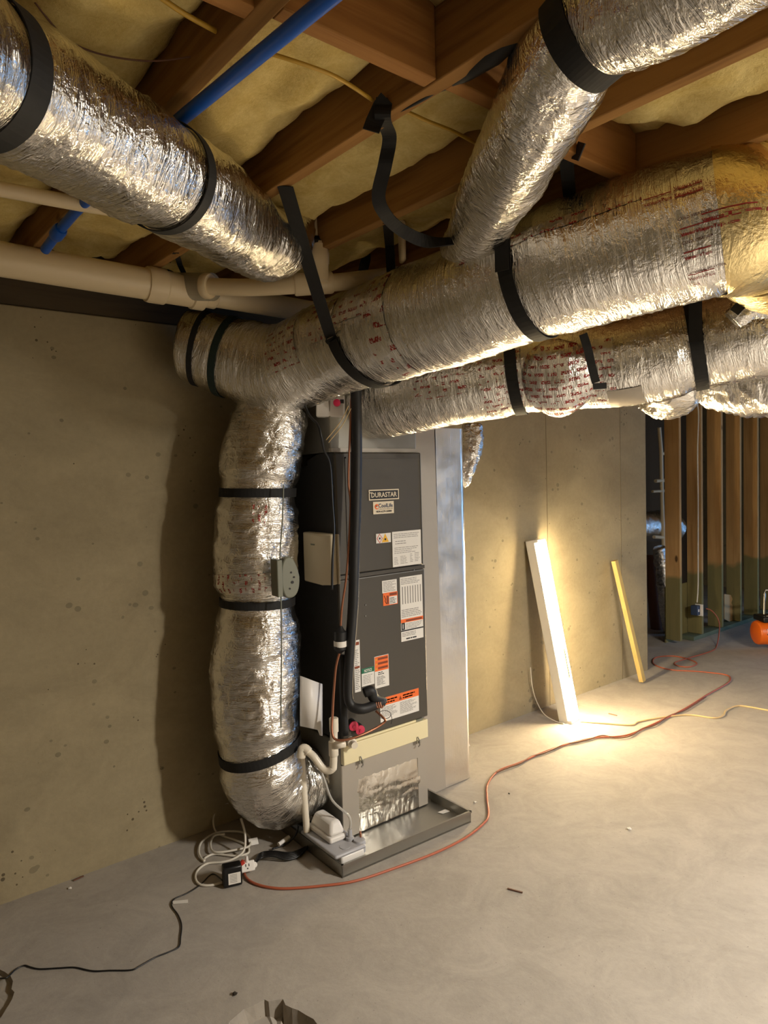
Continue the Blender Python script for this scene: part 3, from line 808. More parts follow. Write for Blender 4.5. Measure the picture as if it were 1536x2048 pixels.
ring_strap(D3, 505, 1200, 'black strap below the printed tape on the vertical duct', 0.034, tilt=0.0)
def low_strap(mb):
    q = D3.axis_at(516, 1492); D3.ring(mb, q, 0.040, 'strap', off=0.004, tilt=0.018)
strap('black strap round the lower part of the vertical duct, above its elbow', low_strap)
def right_strap(mb):
    P2, _r = spline([at(1468, 625, 2.12), at(1490, 603, 2.11), at(1510, 598, 2.11), at(1540, 590, 2.1)], [1]*4, 4)
    mb.ribbon(P2, UPV, 0.03, 0.003, 'strap')
strap('black strap end under the trunk duct at the right edge', right_strap)

# ================================================================== PIPES OVERHEAD
pz, pyy = 2.335, 2.60
pa, pb = onp(-260, 470, 1, 2.62), at(566, 632, 2.86)
def lin(a, b_, f): return a+(b_-a)*f
a0 = at(0, 518, 2.34); a3 = at(300, 569, 2.64); dirp = (a3-a0).normalized()
pt = thing('drain_pipe', (a0.x, a0.y, a0.z-0.06), 'white plastic drain pipe with a double coupling running along the wall below the joists', 'pipe')
e0, e1 = a0-dirp*1.4, a0+dirp*0.62
MB().cyl(e0, a0+dirp*0.56, 0.0575, 'pvc', 32).build('pipe', pt, smooth=True)
j0 = a3
wy0 = a0+dirp*(a3-a0).length
mb = MB(); mb.lathe(wy0-dirp*0.002, dirp, [(-0.012, 0.064), (0.0, 0.0665), (0.055, 0.0665), (0.062, 0.060), (0.16, 0.060), (0.165, 0.066), (0.21, 0.066), (0.215, 0.0585)], 'pvc', 36)
br0 = wy0+dirp*0.045; br1 = at(425, 574, 2.66)
mb.tube([br0, wy0+dirp*0.12+Vector((0.02, -0.01, 0.012)), br1], [0.05, 0.052, 0.0515], 'pvc_grey', 24)
mb.build('wye_fitting', pt, smooth=True)
MB().cyl(wy0+dirp*0.205, wy0+dirp*0.72, 0.0455, 'pvc', 28).build('pipe', pt, smooth=True)
MB().lathe(wy0+dirp*0.21, dirp, [(0, 0.052), (0.045, 0.053), (0.05, 0.049)], 'pvc', 28).build('coupling', pt, smooth=True)
brd = [at(415, 573, 2.64), at(500, 575, 2.58), at(590, 570, 2.52), at(680, 564, 2.56), at(800, 548, 2.8)]
MB().tube(brd, 0.031, 'pvc', 24, smooth_n=6).build('branch_pipe', pt, smooth=True)
def hub(p, dr, r, L_): return MB().lathe(p, dr, [(0, r), (0.006, r+0.003), (L_-0.006, r+0.003), (L_, r)], 'pvc', 28)
hub(at(408, 572, 2.645), at(500, 575, 2.58)-at(415, 573, 2.64), 0.044, 0.03).build('coupling', pt, smooth=True)
hub(at(588, 570, 2.52), at(680, 564, 2.55)-at(590, 570, 2.52), 0.036, 0.14).build('coupling', pt, smooth=True)
# cleanout tee with the thin riser
dR = 2.49
mb = MB(); mb.lathe(at(638, 563, dR), UPV, [(0.0, 0.033), (0.06, 0.034), (0.065, 0.036), (0.10, 0.036), (0.105, 0.033), (0.125, 0.033), (0.128, 0.029), (0.135, 0.028)], 'pvc', 28)
mb.build('tee_fitting', pt, smooth=True)
mb = MB(); mb.lathe(at(632, 490, dR), UPV, [(-0.006, 0.031), (0.010, 0.030), (0.018, 0.022), (0.026, 0.020)], 'black', 24); mb.build('rubber_reducer', pt, smooth=True)
mb = MB(); mb.tube([at(632, 480, dR), at(630, 434, dR), at(626, 424, dR), at(600, 422, dR), at(588, 421, dR)], 0.0115, 'pvc', 14)
mb.build('riser', pt, smooth=True)
mb = MB(); mb.cyl(at(630, 436, dR), at(629, 421, dR), 0.0155, 'brass'); mb.build('elbow', pt, smooth=True)
mb = MB(); mb.cyl(at(620, 422, dR), at(612, 422, dR), 0.015, 'brass'); mb.build('elbow', pt, smooth=True)
# thin vent pipe behind the trunk duct
mb = MB(); mb.cyl(onp(803, 448, 2, 2.46), at(806, 560, 3.0), 0.014, 'pvc', 14)
mb.build('condensate_riser', smooth=True, label='thin white vertical pipe beside the short strap behind the trunk duct', cat='pipe')
# upper-left second white pipe
mb = MB(); mb.tube([at(-150, 345, 1.77), at(0, 378, 1.87), at(160, 408, 1.98), at(300, 430, 2.07)], 0.020, 'pvc', 20)
mb.build('vent_pipe', smooth=True, label='thin cream pipe behind the left foil duct, above the drain pipe', cat='pipe')
# blue pipe: passes above the slanting duct and continues behind it
bt = thing('water_pipe', onp(355, 250, 2, 2.37), 'blue plastic water pipe running under the joist at the upper left', 'pipe')
bp0, bp1 = onp(352, 246, 2, ZJ-0.03), onp(660, -6, 2, ZJ-0.03)
bd = (bp1-bp0).normalized()
MB().tube([bp0-bd*0.0, bp1+bd*0.7], 0.0145, 'blue', 18).build('pipe', bt, smooth=True)
MB().tube([bp0+bd*0.02, bp0-bd*0.35, at(150, 425, 2.05), at(118, 462, 2.12), at(90, 500, 2.2)], 0.0145, 'blue', 18).build('pipe', bt, smooth=True)
MB().lathe(at(120, 460, 2.115), at(90, 500, 2.2)-at(118, 462, 2.12), [(-0.01, 0.018), (0.0, 0.021), (0.03, 0.021), (0.04, 0.018)], 'blue', 18).build('coupling', bt, smooth=True)

# ------------------------------------------------------------------ cables under the floor
def cable(name, pts, r, mat, label, cat='cable', group=None, n=8, sm=8):
    mb = MB(); mb.tube(pts, r, mat, n, smooth_n=sm)
    return mb.build(name, smooth='all', label=label, cat=cat, group=group)
cable('support_wire', [onp(70, 5, 2, 2.46), onp(130, 75, 2, 2.445), onp(200, 108, 2, 2.44), onp(300, 122, 2, 2.445), onp(390, 112, 2, 2.45)], 0.0018, 'brownpipe', 'thin brown wire under the insulation at the top left', 'wire')
cable('electrical_cable', [onp(300, -20, 2, 2.45), onp(370, 28, 2, 2.44), onp(450, 72, 2, 2.445)], 0.005, 'yellow_cable', 'yellow cable entering the joist at the top left, beside the blocking')
cable('electrical_cable', [onp(540, 107, 2, 2.44), onp(600, 126, 2, 2.43), onp(660, 148, 2, 2.43), onp(700, 170, 2, 2.435), onp(745, 200, 2, 2.44)], 0.0045, 'yellow_cable', 'yellow cable crossing the insulation to the strap joist')
cable('electrical_cable', [onp(790, 212, 2, 2.45), onp(850, 240, 2, 2.44), onp(905, 262, 2, 2.44), onp(955, 288, 2, 2.445)], 0.0045, 'yellow_cable', 'yellow cable between the loose strap and the upper right duct')
mb = MB()
vs = []
mb.tube([onp(872, 178, 2, 2.425), onp(930, 140, 2, 2.43), onp(985, 98, 2, 2.43), onp(1055, 50, 2, 2.432)], [0.008, 0.022, 0.03, 0.018], 'burnt', 10, smooth_n=6)
mb.tube([onp(800, 222, 2, 2.413), onp(830, 205, 2, 2.413), onp(855, 190, 2, 2.415), onp(880, 175, 2, 2.42)], [0.003, 0.006, 0.007, 0.008], 'burnt', 8, smooth_n=4)
mb.build('sealant_smear', smooth='all', label='black sealant smeared along the joist left of the upper right duct', cat='sealant')
mb = MB(); mb.tube([at(896, 388, 2.3), at(903, 360, 2.25), at(915, 330, 2.2), at(935, 290, 2.15)], 0.011, 'grey', 12, smooth_n=4)
mb.build('metal_conduit', smooth='all', label='short ribbed grey conduit left of the upper right flex duct', cat='conduit')

# ================================================================== AIR HANDLER
YF = 2.47
AX0, AX1 = 1.772, 2.276
AZ0, AZ1 = 0.448, 1.716
def F(px, py, off=0.0): return onp(px, py, 1, YF-off)
ah = thing('air_handler', ((AX0+AX1)/2, 2.72, 0.448), 'tall charcoal grey air handler cabinet with orange and white warning labels', 'air handler')
mb = MB()
prof = [(2.485, AZ0), (2.485, AZ1), (2.60, AZ1), (2.69, 1.69), (2.69, 1.665), (2.75, 1.66), (2.84, 1.61), (2.975, 1.60), (2.975, AZ0)]
mb.prism([(AX0, y, z) for y, z in prof], (AX1-AX0, 0, 0), 'cabshade'); mb.build('cabinet', ah, bevel=0.004)  # same steel as the panels, coloured darker for the shade on its side
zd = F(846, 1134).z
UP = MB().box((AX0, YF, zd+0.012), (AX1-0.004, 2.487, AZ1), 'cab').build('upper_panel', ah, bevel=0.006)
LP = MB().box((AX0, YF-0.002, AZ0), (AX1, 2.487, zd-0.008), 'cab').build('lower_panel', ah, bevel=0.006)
mb = MB(); mb.box((AX0+0.05, YF-0.004, zd+0.018), (AX0+0.056, YF+0.002, AZ1-0.02), 'cab'); mb.box((AX0+0.05, YF-0.004, AZ1-0.026), (AX1-0.02, YF+0.002, AZ1-0.02), 'cab'); mb.box((AX1-0.012, YF-0.003, zd+0.015), (AX1-0.009, YF, AZ1-0.01), 'edge')
mb.box((AX0+0.05, YF-0.004, zd-0.014), (AX1-0.01, YF, zd-0.010), 'edge')
mb.box((AX0, YF-0.003, zd-0.006), (AX1, YF+0.002, zd+0.010), 'cab')
mb.build('panel_trim', ah)
mb = MB()
for p in ((828, 1140), (731, 1210), (731, 1232), (702, 1202), (695, 903), (744, 1377)):
    MB().lathe(F(*p, 0.004), (0, -1, 0), [(0, 0.004), (0.002, 0.003)], 'edge', 10).build('screw', UP if p[1] < 1130 else LP)

def label_rect(name, tl, br, col='paper', lab=None):
    a, b_ = F(*tl), F(*br); x0, x1, z1, z0 = a.x, b_.x, a.z, b_.z
    mb = MB(); mb.box((x0, YF-0.0035, z0), (x1, YF-0.001, z1), col)
    return mb, x0, x1, z0, z1
def R_(mb, x0, x1, z0, z1, mat, k=1): mb.box((x0, YF-0.0035-0.0006*k, z0), (x1, YF-0.003, z1), mat)
def T_(mb, s, x, z, h, mat, w, bold=0.0):
    k = len(mb.v); mb.text(s, (0, YF-0.0048, 0), (1, 0, 0), (0, 0, 1), 1.0, mat, bold=bold)
    vv = mb.v[k:]; a0, a1 = min(p.x for p in vv), max(p.x for p in vv); b0, b1 = min(p.z for p in vv), max(p.z for p in vv)
    for p in vv: p.x = x+(p.x-a0)/(a1-a0)*w; p.z = z+(p.z-b0)/(b1-b0)*h
def lines(mb, x0, x1, z0, z1, n, mat='papertxt', th=0.45):
    h = (z1-z0)/n
    for k in range(n):
        w = (x1-x0)*(0.65+0.35*random.random()); z = z1-(k+0.5)*h
        x = x0
        while x < x0+w-0.004:
            e = min(x0+w, x+0.008+0.02*random.random()); R_(mb, x, e, z-h*th/2, z+h*th/2, mat); x = e+0.003
LB = lambda mb, lab: mb.build('label', UP if min(p.z for p in mb.v) > zd else LP, label=lab)
mb, x0, x1, z0, z1 = label_rect('badge', (736.4, 980), (797, 998), 'lcream')
R_(mb, x0+0.005, x1-0.005, z0+0.005, z1-0.005, 'ink'); T_(mb, 'DURASTAR', x0+(x1-x0)*0.075, z0+(z1-z0)*0.26, (z1-z0)*0.48, 'lcream', (x1-x0)*0.85, 0.015); R_(mb, x0, x0+(x1-x0)*0.12, z0+(z1-z0)*0.68, z0+(z1-z0)*0.76, 'lcream', 2)
mb.build('brand_badge', UP, label='cream-framed brand badge reading DURASTAR')
mb, x0, x1, z0, z1 = label_rect('l', (745, 1004), (787, 1026), 'lcream')
hh, ww_ = z1-z0, x1-x0; T_(mb, 'CoolLife', x0+ww_*0.25, z0+hh*0.50, hh*0.34, 'inkblue', ww_*0.69, 0.015); T_(mb, 'HEATING AND AIR', x0+ww_*0.28, z0+hh*0.36, hh*0.07, 'ink', ww_*0.66)
T_(mb, '404-629-2088', x0+ww_*0.13, z0+hh*0.12, hh*0.16, 'ink', ww_*0.75, 0.02)
mb.lathe((x0+ww_*0.17, YF-0.0036, z0+hh*0.60), (0, -1, 0), [(0, ww_*0.10), (0.001, ww_*0.10)], 'lorange', 20)
mb.lathe((x0+ww_*0.19, YF-0.0046, z0+hh*0.58), (0, -1, 0), [(0, ww_*0.055), (0.0006, ww_*0.055)], 'lcream', 16); R_(mb, x0+ww_*0.11, x0+ww_*0.2, z0+hh*0.62, z0+hh*0.68, 'ink', 3)
LB(mb, 'white installer sticker with phone number')
mb, x0, x1, z0, z1 = label_rect('l', (751, 1068), (781, 1084), 'paper')
cx, cz = x0+0.020, (z0+z1)/2
mb.quad([(cx-0.017, YF-0.0042, cz), (cx, YF-0.0042, cz-0.022), (cx+0.017, YF-0.0042, cz), (cx, YF-0.0042, cz+0.022)], 'lred')
mb.quad([(cx-0.013, YF-0.0046, cz), (cx, YF-0.0046, cz-0.0175), (cx+0.013, YF-0.0046, cz), (cx, YF-0.0046, cz+0.0175)], 'paper')
mb.lathe((cx, YF-0.0048, cz), (0, -1, 0), [(0, 0.005), (0.0004, 0.005)], 'ink', 10)
cx = x0+0.053
mb.quad([(cx-0.021, YF-0.0042, cz-0.019), (cx+0.021, YF-0.0042, cz-0.019), (cx, YF-0.0042, cz+0.021)], 'lyellow'); mb.lathe((cx, YF-0.0048, cz-0.006), (0, -1, 0), [(0, 0.005), (0.0004, 0.005)], 'ink', 10)
lines(mb, x0+0.08, x1-0.006, z0+0.006, z1-0.006, 5)
LB(mb, 'small white hazard sticker with red diamond and yellow triangle')
mb, x0, x1, z0, z1 = label_rect('l', (783, 1064), (842, 1127), 'paper')
for (u0, u1, v0, v1, k) in ((0.05, 0.95, 0.80, 0.95, 3), (0.1, 0.6, 0.62, 0.75, 2), (0.06, 0.9, 0.36, 0.56, 4), (0.05, 0.22, 0.06, 0.28, 5), (0.26, 0.52, 0.06, 0.3, 6), (0.6, 0.72, 0.08, 0.34, 6), (0.76, 0.95, 0.08, 0.36, 6)):
    lines(mb, x0+(x1-x0)*u0, x0+(x1-x0)*u1, z0+(z1-z0)*v0, z0+(z1-z0)*v1, k, th=0.3)
LB(mb, 'large white wiring sticker on the upper panel')
mb, x0, x1, z0, z1 = label_rect('l', (763, 1162), (793, 1182), 'paper'); lines(mb, x0+0.006, x1-0.006, z0+0.004, z1-0.004, 7, th=0.35); LB(mb, 'small plain white sticker on the lower panel')
mb, x0, x1, z0, z1 = label_rect('l', (765, 1186.5), (794.4, 1207), 'lorange')
R_(mb, x0+0.036, x1-0.003, z0+0.003, z1-0.02, 'paper'); R_(mb, x0+0.038, x1-0.004, z1-0.016, z1-0.004, 'lbrown'); R_(mb, x0+0.02, x0+0.033, z0+0.006, z1-0.014, 'lbrown')
mb.tube([(x0+0.006, YF-0.005, z1-0.012), (x0+0.015, YF-0.005, z1-0.03), (x0+0.01, YF-0.005, z1-0.036), (x0+0.018, YF-0.005, z1-0.05)], 0.0012, 'ink', 5)
lines(mb, x0+0.04, x1-0.006, z0+0.005, z1-0.024, 4, 'ink', 0.4); LB(mb, 'small orange electrical warning sticker')
mb, x0, x1, z0, z1 = label_rect('l', (798.5, 1155), (846, 1274), 'paper'); hh = z1-z0; ww_ = x1-x0
lines(mb, x0+0.006, x1-0.008, z1-hh*0.12, z1-hh*0.02, 4, th=0.35)
for k in range(8): R_(mb, x0+0.012+k*ww_*0.115, x0+0.017+k*ww_*0.115, z1-hh*0.42, z1-hh*0.15, 'papertxt')
lines(mb, x0+0.006, x1-0.006, z1-hh*0.63, z1-hh*0.5, 5, th=0.4)
R_(mb, x0, x1, z1-hh*0.71, z1-hh*0.655, 'lorange'); R_(mb, x0+ww_*0.22, x1-0.008, z1-hh*0.70, z1-hh*0.67, 'lbrown', 2)
R_(mb, x0+0.003, x0+ww_*0.17, z1-hh*0.82, z1-hh*0.71, 'ink'); R_(mb, x0+0.01, x0+ww_*0.1, z1-hh*0.80, z1-hh*0.73, 'paper', 2)
lines(mb, x0+ww_*0.22, x1-0.006, z1-hh*0.82, z1-hh*0.72, 5, th=0.35); R_(mb, x0, x1, z1-hh*0.845, z1-hh*0.825, 'ink'); lines(mb, x0+0.006, x1-0.012, z1-hh*0.93, z1-hh*0.86, 3, th=0.4)
lines(mb, x0+0.03, x1-0.03, z1-hh*0.985, z1-hh*0.945, 1, 'ink', 0.5)
LB(mb, 'tall white specification sticker with an orange warning stripe')
mb, x0, x1, z0, z1 = label_rect('l', (706, 1281.5), (721, 1382), 'paper'); hh = z1-z0
lines(mb, x0+0.004, x1-0.003, z0+0.01, z1-0.04, 22, th=0.4); R_(mb, x0+0.002, x1-0.004, z1-0.022, z1-0.008, 'lbrown', 2); R_(mb, x0+0.002, x1-0.004, z1-hh*0.54, z1-hh*0.5, 'lbrown', 2); LB(mb, 'narrow white sticker partly behind the black pipe')
mb, x0, x1, z0, z1 = label_rect('l', (722, 1338), (748, 1367), 'paper'); R_(mb, x0, x1, z1-0.022, z1, 'lgreen'); T_(mb, 'NOTICE', x0+(x1-x0)*0.2, z1-0.018, 0.013, 'paper', (x1-x0)*0.6, 0.02); lines(mb, x0+0.008, x1-0.008, z0+0.008, z1-0.03, 6, th=0.3); LB(mb, 'white sticker headed NOTICE on green')
mb, x0, x1, z0, z1 = label_rect('l', (747.5, 1314), (777.5, 1370), 'paper')
R_(mb, x0+0.002, x1-0.002, z1-0.068, z1-0.002, 'lorange')
for k in range(3): R_(mb, x0+0.02, x1-0.006, z1-0.018-k*0.021, z1-0.008-k*0.021, 'lbrown', 2); mb.quad([(x0+0.005, YF-0.0052, z1-0.018-k*0.021), (x0+0.015, YF-0.0052, z1-0.018-k*0.021), (x0+0.010, YF-0.0052, z1-0.008-k*0.021)], 'lyellow')
lines(mb, x0+0.02, x1-0.02, z1-0.088, z1-0.072, 2, 'ink', 0.45); lines(mb, x0+0.012, x1-0.02, z0+0.012, z1-0.092, 8, th=0.5); LB(mb, 'orange and white triple warning sticker')
mb, x0, x1, z0, z1 = label_rect('l', (758.8, 1401), (837.5, 1420), 'paper')
p = [F(759, 1399), F(836, 1374), F(838, 1419.4), F(758.6, 1447)]
mb = MB(); zt, zb_ = (p[0].z+p[1].z)/2, (p[2].z+p[3].z)/2; x0, x1 = p[0].x, p[1].x
mb.box((x0, YF-0.0035, zb_), (x1, YF-0.001, zt), 'paper'); R_(mb, x0, x1, zt-0.036, zt, 'lorange')
for u in (0.12, 0.56):
    xx = x0+(x1-x0)*u; mb.quad([(xx-0.02, YF-0.005, zt-0.030), (xx-0.002, YF-0.005, zt-0.030), (xx-0.011, YF-0.005, zt-0.012)], 'lbrown')
    lines(mb, xx+0.004, xx+0.085, zt-0.031, zt-0.008, 2, 'lbrown', 0.55)
lines(mb, x0+0.008, x0+(x1-x0)*0.44, zb_+0.02, zt-0.042, 10, th=0.4); lines(mb, x0+(x1-x0)*0.5, x1-0.012, zb_+0.012, zt-0.042, 12, th=0.4)
LB(mb, 'wide orange-topped warning sticker at the bottom of the lower panel')

# top plenum
pl = thing('supply_plenum', (2.02, 2.75, 1.72), 'beige sheet-metal supply plenum on top of the air handler', 'plenum')
mb = MB(); mb.box((1.77, 2.50, 1.718), (2.27, 2.95, 2.02), 'galvdull'); mb.build('sheet_metal', pl, bevel=0.004)
mb = MB(); mb.box((1.768, 2.49, 1.718), (2.275, 2.51, 1.735), 'duct_tape'); mb.build('flange', pl)
# return plenum under the cabinet
rp = thing('return_plenum', (2.02, 2.72, 0.012), 'foil-wrapped return box under the air handler, edged with silver tape', 'plenum')
BX0, BX1, BZ1 = 1.765, 2.268, AZ0-0.002
MB().box((BX0, 2.485, 0.014), (BX1, 2.955, BZ1), 'galvdull').build('box', rp, bevel=0.004)
mb = MB(); nx, nz = 60, 50; vs = []; uvs = []
fx0, fx1, fz0, fz1 = BX0+0.075, BX1-0.045, 0.016, 0.265
for j in range(nz+1):
    for i in range(nx+1):
        u, v = i/nx, j/nz; x = fx0+(fx1-fx0)*u; z = fz0+(fz1-fz0)*v
        d = 0.004+0.010*math.sin(PI*u)*math.sin(PI*v)**0.7+abs(noise.noise(Vector((x*9-z*5, z*24, 3))))*0.006*math.sin(PI*min(1, v*1.05))+abs(noise.noise(Vector((x*30, z*14, 9))))*0.004
        vs.append((x, 2.485-d, z)); uvs.append((x, z))
c_ = nx+1
mb.add(vs, [(j*c_+i, j*c_+i+1, (j+1)*c_+i+1, (j+1)*c_+i) for j in range(nz) for i in range(nx)], 'wrap', uvs); mb.build('foil_wrap', rp, smooth='all')
mb = MB(); mb.box((BX0-0.002, 2.478, 0.015), (fx0+0.012, 2.486, 0.345), 'duct_tape'); mb.box((fx1-0.012, 2.478, 0.015), (BX1+0.002, 2.486, 0.345), 'duct_tape')
n_ = 40; pts = [(BX0, 2.477, 0.345), (BX1, 2.477, 0.345)]
low = [(BX1-(BX1-BX0)*k/n_, 2.477, 0.262-0.006*abs(math.sin(k*2.3))) for k in range(n_+1)]
mb.prism([Vector(p) for p in pts]+[Vector(p) for p in low], (0, 0.006, 0), 'duct_tape'); mb.build('tape_edging', rp)
FD = MB().box((BX0, 2.462, 0.348), (BX1, 2.486, 0.436), 'ivory').build('filter_door', rp, bevel=0.003, label='ivory filter access door')
mb = MB(); mb.box((BX0+0.02, 2.468, 0.438), (BX1-0.07, 2.487, 0.4475), 'ivory'); mb.box((BX1-0.07, 2.466, 0.438), (BX1-0.03, 2.487, 0.4475), 'greyd'); mb.build('door_rail', rp)
for u in (0.18, 0.86):
    xx = BX0+(BX1-BX0)*u; mb = MB()
    mb.box((xx-0.012, 2.452, 0.338), (xx+0.012, 2.464, 0.350), 'galv'); mb.tube([(xx-0.004, 2.456, 0.37), (xx, 2.448, 0.352), (xx+0.004, 2.45, 0.33)], 0.003, 'galv', 8); mb.tube([(xx+0.004, 2.45, 0.33), (xx-0.006, 2.448, 0.325)], 0.003, 'galv', 8)
    mb.build('latch', FD)
# insulated column to the right
ic = thing('insulated_column', (2.46, 2.76, 0.0), 'tall upright duct wrapped in foil bubble insulation, right of the air handler', 'duct')
CX0, CX1 = 2.286, 2.650
mb = MB(); nx, nz = 40, 190; vs = []; uvs = []
tapew = 0.17
prof2 = [(CX0, 2.96), (CX0, 2.575), (CX1-0.012, 2.565), (CX1, 2.575), (CX1, 2.96)]
mb.prism([(x, y, 0.004) for x, y in prof2], (0, 0, 1.84), 'wrap'); mb.build('core', ic, bevel=0.008)
mb = MB()
for j in range(nz+1):
    z = 0.004+1.84*j/nz
    for i in range(nx+1):
        u = i/nx; s_ = u*0.30
        if s_ < CX1-0.01-(CX0+tapew): x = CX0+tapew+s_; y = 2.562
        else: x = CX1+0.004; y = 2.562+(s_-(CX1-0.01-(CX0+tapew)))
        d = 0.0008*abs(noise.noise(Vector((x*40, y*40, z*60))))+0.0018*abs(noise.noise(Vector((x*7, y*7, z*16))))
        k = 0.5 if abs(x-CX1) < 0.012 else 1
        if y < 2.5625: vs.append((x, y-d-0.002, z))
        else: vs.append((x+d, y, z))
        uvs.append((s_, z))
c_ = nx+1
mb.add(vs, [(j*c_+i, j*c_+i+1, (j+1)*c_+i+1, (j+1)*c_+i) for j in range(nz) for i in range(nx)], 'wrapflat', uvs); mb.build('bubble_foil', ic, smooth='all')
mb = MB(); mb.add([(CX0-0.002, 2.60, 0.004), (CX0-0.002, 2.556, 0.004), (CX0+tapew+0.012, 2.556, 0.004), (CX0-0.002, 2.60, 1.84), (CX0-0.002, 2.556, 1.84), (CX0+tapew-0.01, 2.556, 1.84)], [(0, 1, 4, 3), (1, 2, 5, 4)], 'duct_tape')
mb.build('tape_strip', ic)
mb = MB(); mb.beam(fl(938, 1498, 0.0)+Vector((0, 0.02, 0)), Vector((fl(938, 1498).x-0.05, 2.985, 0.25)), (1, 0, 0), 0.06, 0.01, 'paper')
mb.build('scrap_board', label='white board scrap leaning on the wall behind the insulated column', cat='board')

# drain pan
dp = thing('drain_pan', (1.95, 2.60, 0), 'shallow galvanised drain pan on the floor under the air handler', 'pan')
P = [fl(685, 1757), fl(942, 1645), None, None]
ex = (P[1]-P[0]).normalized(); ey = Vector((-ex.y, ex.x, 0)); wlen = (P[1]-P[0]).length; dlen = 0.72
P[2] = P[1]+ey*dlen; P[3] = P[0]+ey*dlen
def PAN(u, v, z): return P[0]+ex*u+ey*v+Vector((0, 0, z))
mb = MB(); mb.prism([PAN(0, 0, 0.001), PAN(wlen, 0, 0.001), PAN(wlen, dlen, 0.001), PAN(0, dlen, 0.001)], (0, 0, 0.008), 'galv'); mb.build('base', dp)
hz = 0.052
for nm, u0, v0, u1, v1 in (('f', 0, 0, wlen, 0.004), ('r', wlen-0.004, 0, wlen, dlen), ('b', 0, dlen-0.004, wlen, dlen), ('l', 0, 0, 0.004, dlen)):
    mb = MB(); mb.prism([PAN(u0, v0, 0.002), PAN(u1, v0, 0.002), PAN(u1, v1, 0.002), PAN(u0, v1, 0.002)], (0, 0, hz), 'galv')
    q = 0.003
    mb.prism([PAN(u0-q, v0-q, hz-0.006), PAN(u1+q, v0-q, hz-0.006), PAN(u1+q, v1+q, hz-0.006), PAN(u0-q, v1+q, hz-0.006)], (0, 0, 0.009), 'galv'); mb.build('rim', dp)
mb = MB(); q = fl(875, 1625, 0.011); mb.prism([q, q+ex*0.05, q+ex*0.055-ey*0.03, q+ex*0.01-ey*0.025], (0, 0, 0.001), 'paper'); mb.build('paper_scrap', label='torn white paper scrap in the drain pan', cat='paper')

# condensate pump standing in the pan's front left corner
cp = thing('condensate_pump', PAN(0.08, 0.12, 0.01), 'white and grey condensate pump in the front left corner of the drain pan', 'pump')
def PB(u0, u1, v0, v1, z0, z1, mat, name, bev=0.006, top=0.0):
    mb = MB(); a = [PAN(u0, v0, z0), PAN(u1, v0, z0), PAN(u1, v1, z0), PAN(u0, v1, z0)]
    b_ = [PAN(u0+top, v0+top, z1), PAN(u1-top, v0+top, z1), PAN(u1-top, v1-top, z1), PAN(u0+top, v1-top, z1)]
    mb.add(a+b_, [(0, 3, 2, 1), (4, 5, 6, 7), (0, 1, 5, 4), (1, 2, 6, 5), (2, 3, 7, 6), (3, 0, 4, 7)], mat)
    return mb.build(name, cp, bevel=bev)
PB(0.012, 0.125, 0.02, 0.285, 0.011, 0.075, 'white', 'reservoir', 0.008)
PB(-0.022, 0.130, 0.012, 0.292, 0.075, 0.092, 'grey', 'lid', 0.008)
PB(0.010, 0.098, 0.10, 0.28, 0.092, 0.118, 'white', 'motor_base', 0.008)
PB(0.014, 0.094, 0.106, 0.274, 0.118, 0.172, 'white', 'motor_cover', 0.012, top=0.018)
mb = MB(); mb.lathe(PAN(0.098, 0.085, 0.092), (0, 0, 1), [(0, 0.017), (0.012, 0.017), (0.014, 0.010), (0.045, 0.009)], 'grey', 18); mb.build('outlet_valve', cp, smooth=True)
mb = MB(); mb.lathe(PAN(0.122, 0.052, 0.05), (0, 0, 1), [(0, 0.026), (0.04, 0.027), (0.05, 0.024)], 'grey', 20); mb.build('inlet_cap', cp, smooth=True)
mb = MB(); mb.lathe(PAN(0.05, 0.052, 0.091), (0, 0, 1), [(0, 0.022), (0.003, 0.022)], 'grey', 20); mb.build('access_cap', cp, smooth=True)
mb = MB(); mb.tube([PAN(0.135, 0.06, 0.085), PAN(0.137, 0.062, 0.11), PAN(0.14, 0.07, 0.118), PAN(0.142, 0.072, 0.09)], 0.004, 'copper', 8, smooth_n=4); mb.build('wire_loop', cp, smooth=True)
cable('vinyl_tube', [PAN(0.098, 0.085, 0.13), PAN(0.098, 0.087, 0.19), at(664, 1600, 2.96), at(645, 1550, 3.0), at(622, 1508, 3.02), at(606, 1498, 3.02)], 0.0055, 'clear', 'clear vinyl tube rising from the pump to the white trap', 'tube')

# PVC trap and drain
tr = thing('condensate_trap', (1.75, 2.42, 0.05), 'white plastic trap and drain pipe at the lower left of the air handler', 'pipe')
dT = 2.985
mb = MB()
pts = [at(690, 1486, 2.93), at(668, 1491, 2.935)]
mb.tube(pts, 0.017, 'pvc_trap', 16)
mb.tube([at(668, 1440, 2.945), at(667, 1525, 2.945), at(664, 1538, 2.945), at(654, 1541, 2.95), at(643, 1534, 2.955), at(628, 1514, 2.96), at(616, 1503, 2.97)], 0.016, 'pvc_trap', 16, smooth_n=6)
mb.build('trap_bend', tr, smooth='all')
mb = MB(); mb.lathe(at(667, 1497, 2.945), (0, 0, 1), [(-0.03, 0.019), (-0.028, 0.0205), (0.03, 0.0205), (0.032, 0.019)], 'pvc_trap', 20); mb.build('tee_fitting', tr, smooth=True)
mb = MB(); mb.lathe(at(668, 1458, 2.945), (0, 0, 1), [(-0.01, 0.019), (0.045, 0.0195), (0.048, 0.016)], 'pvc_trap', 20)
mb.build('coupling', tr, smooth=True)
mb = MB(); mb.tube([at(618, 1504, 2.96), at(610, 1497, 2.965), at(604, 1500, 2.965), at(602, 1515, 2.965)], 0.019, 'pvc_trap', 16, smooth_n=5); mb.build('elbow', tr, smooth='all')
foot = PAN(-0.006, 0.262, 0.093); e_ = at(603, 1512, proj(foot+Vector((0, 0, 0.3)))[2]) 
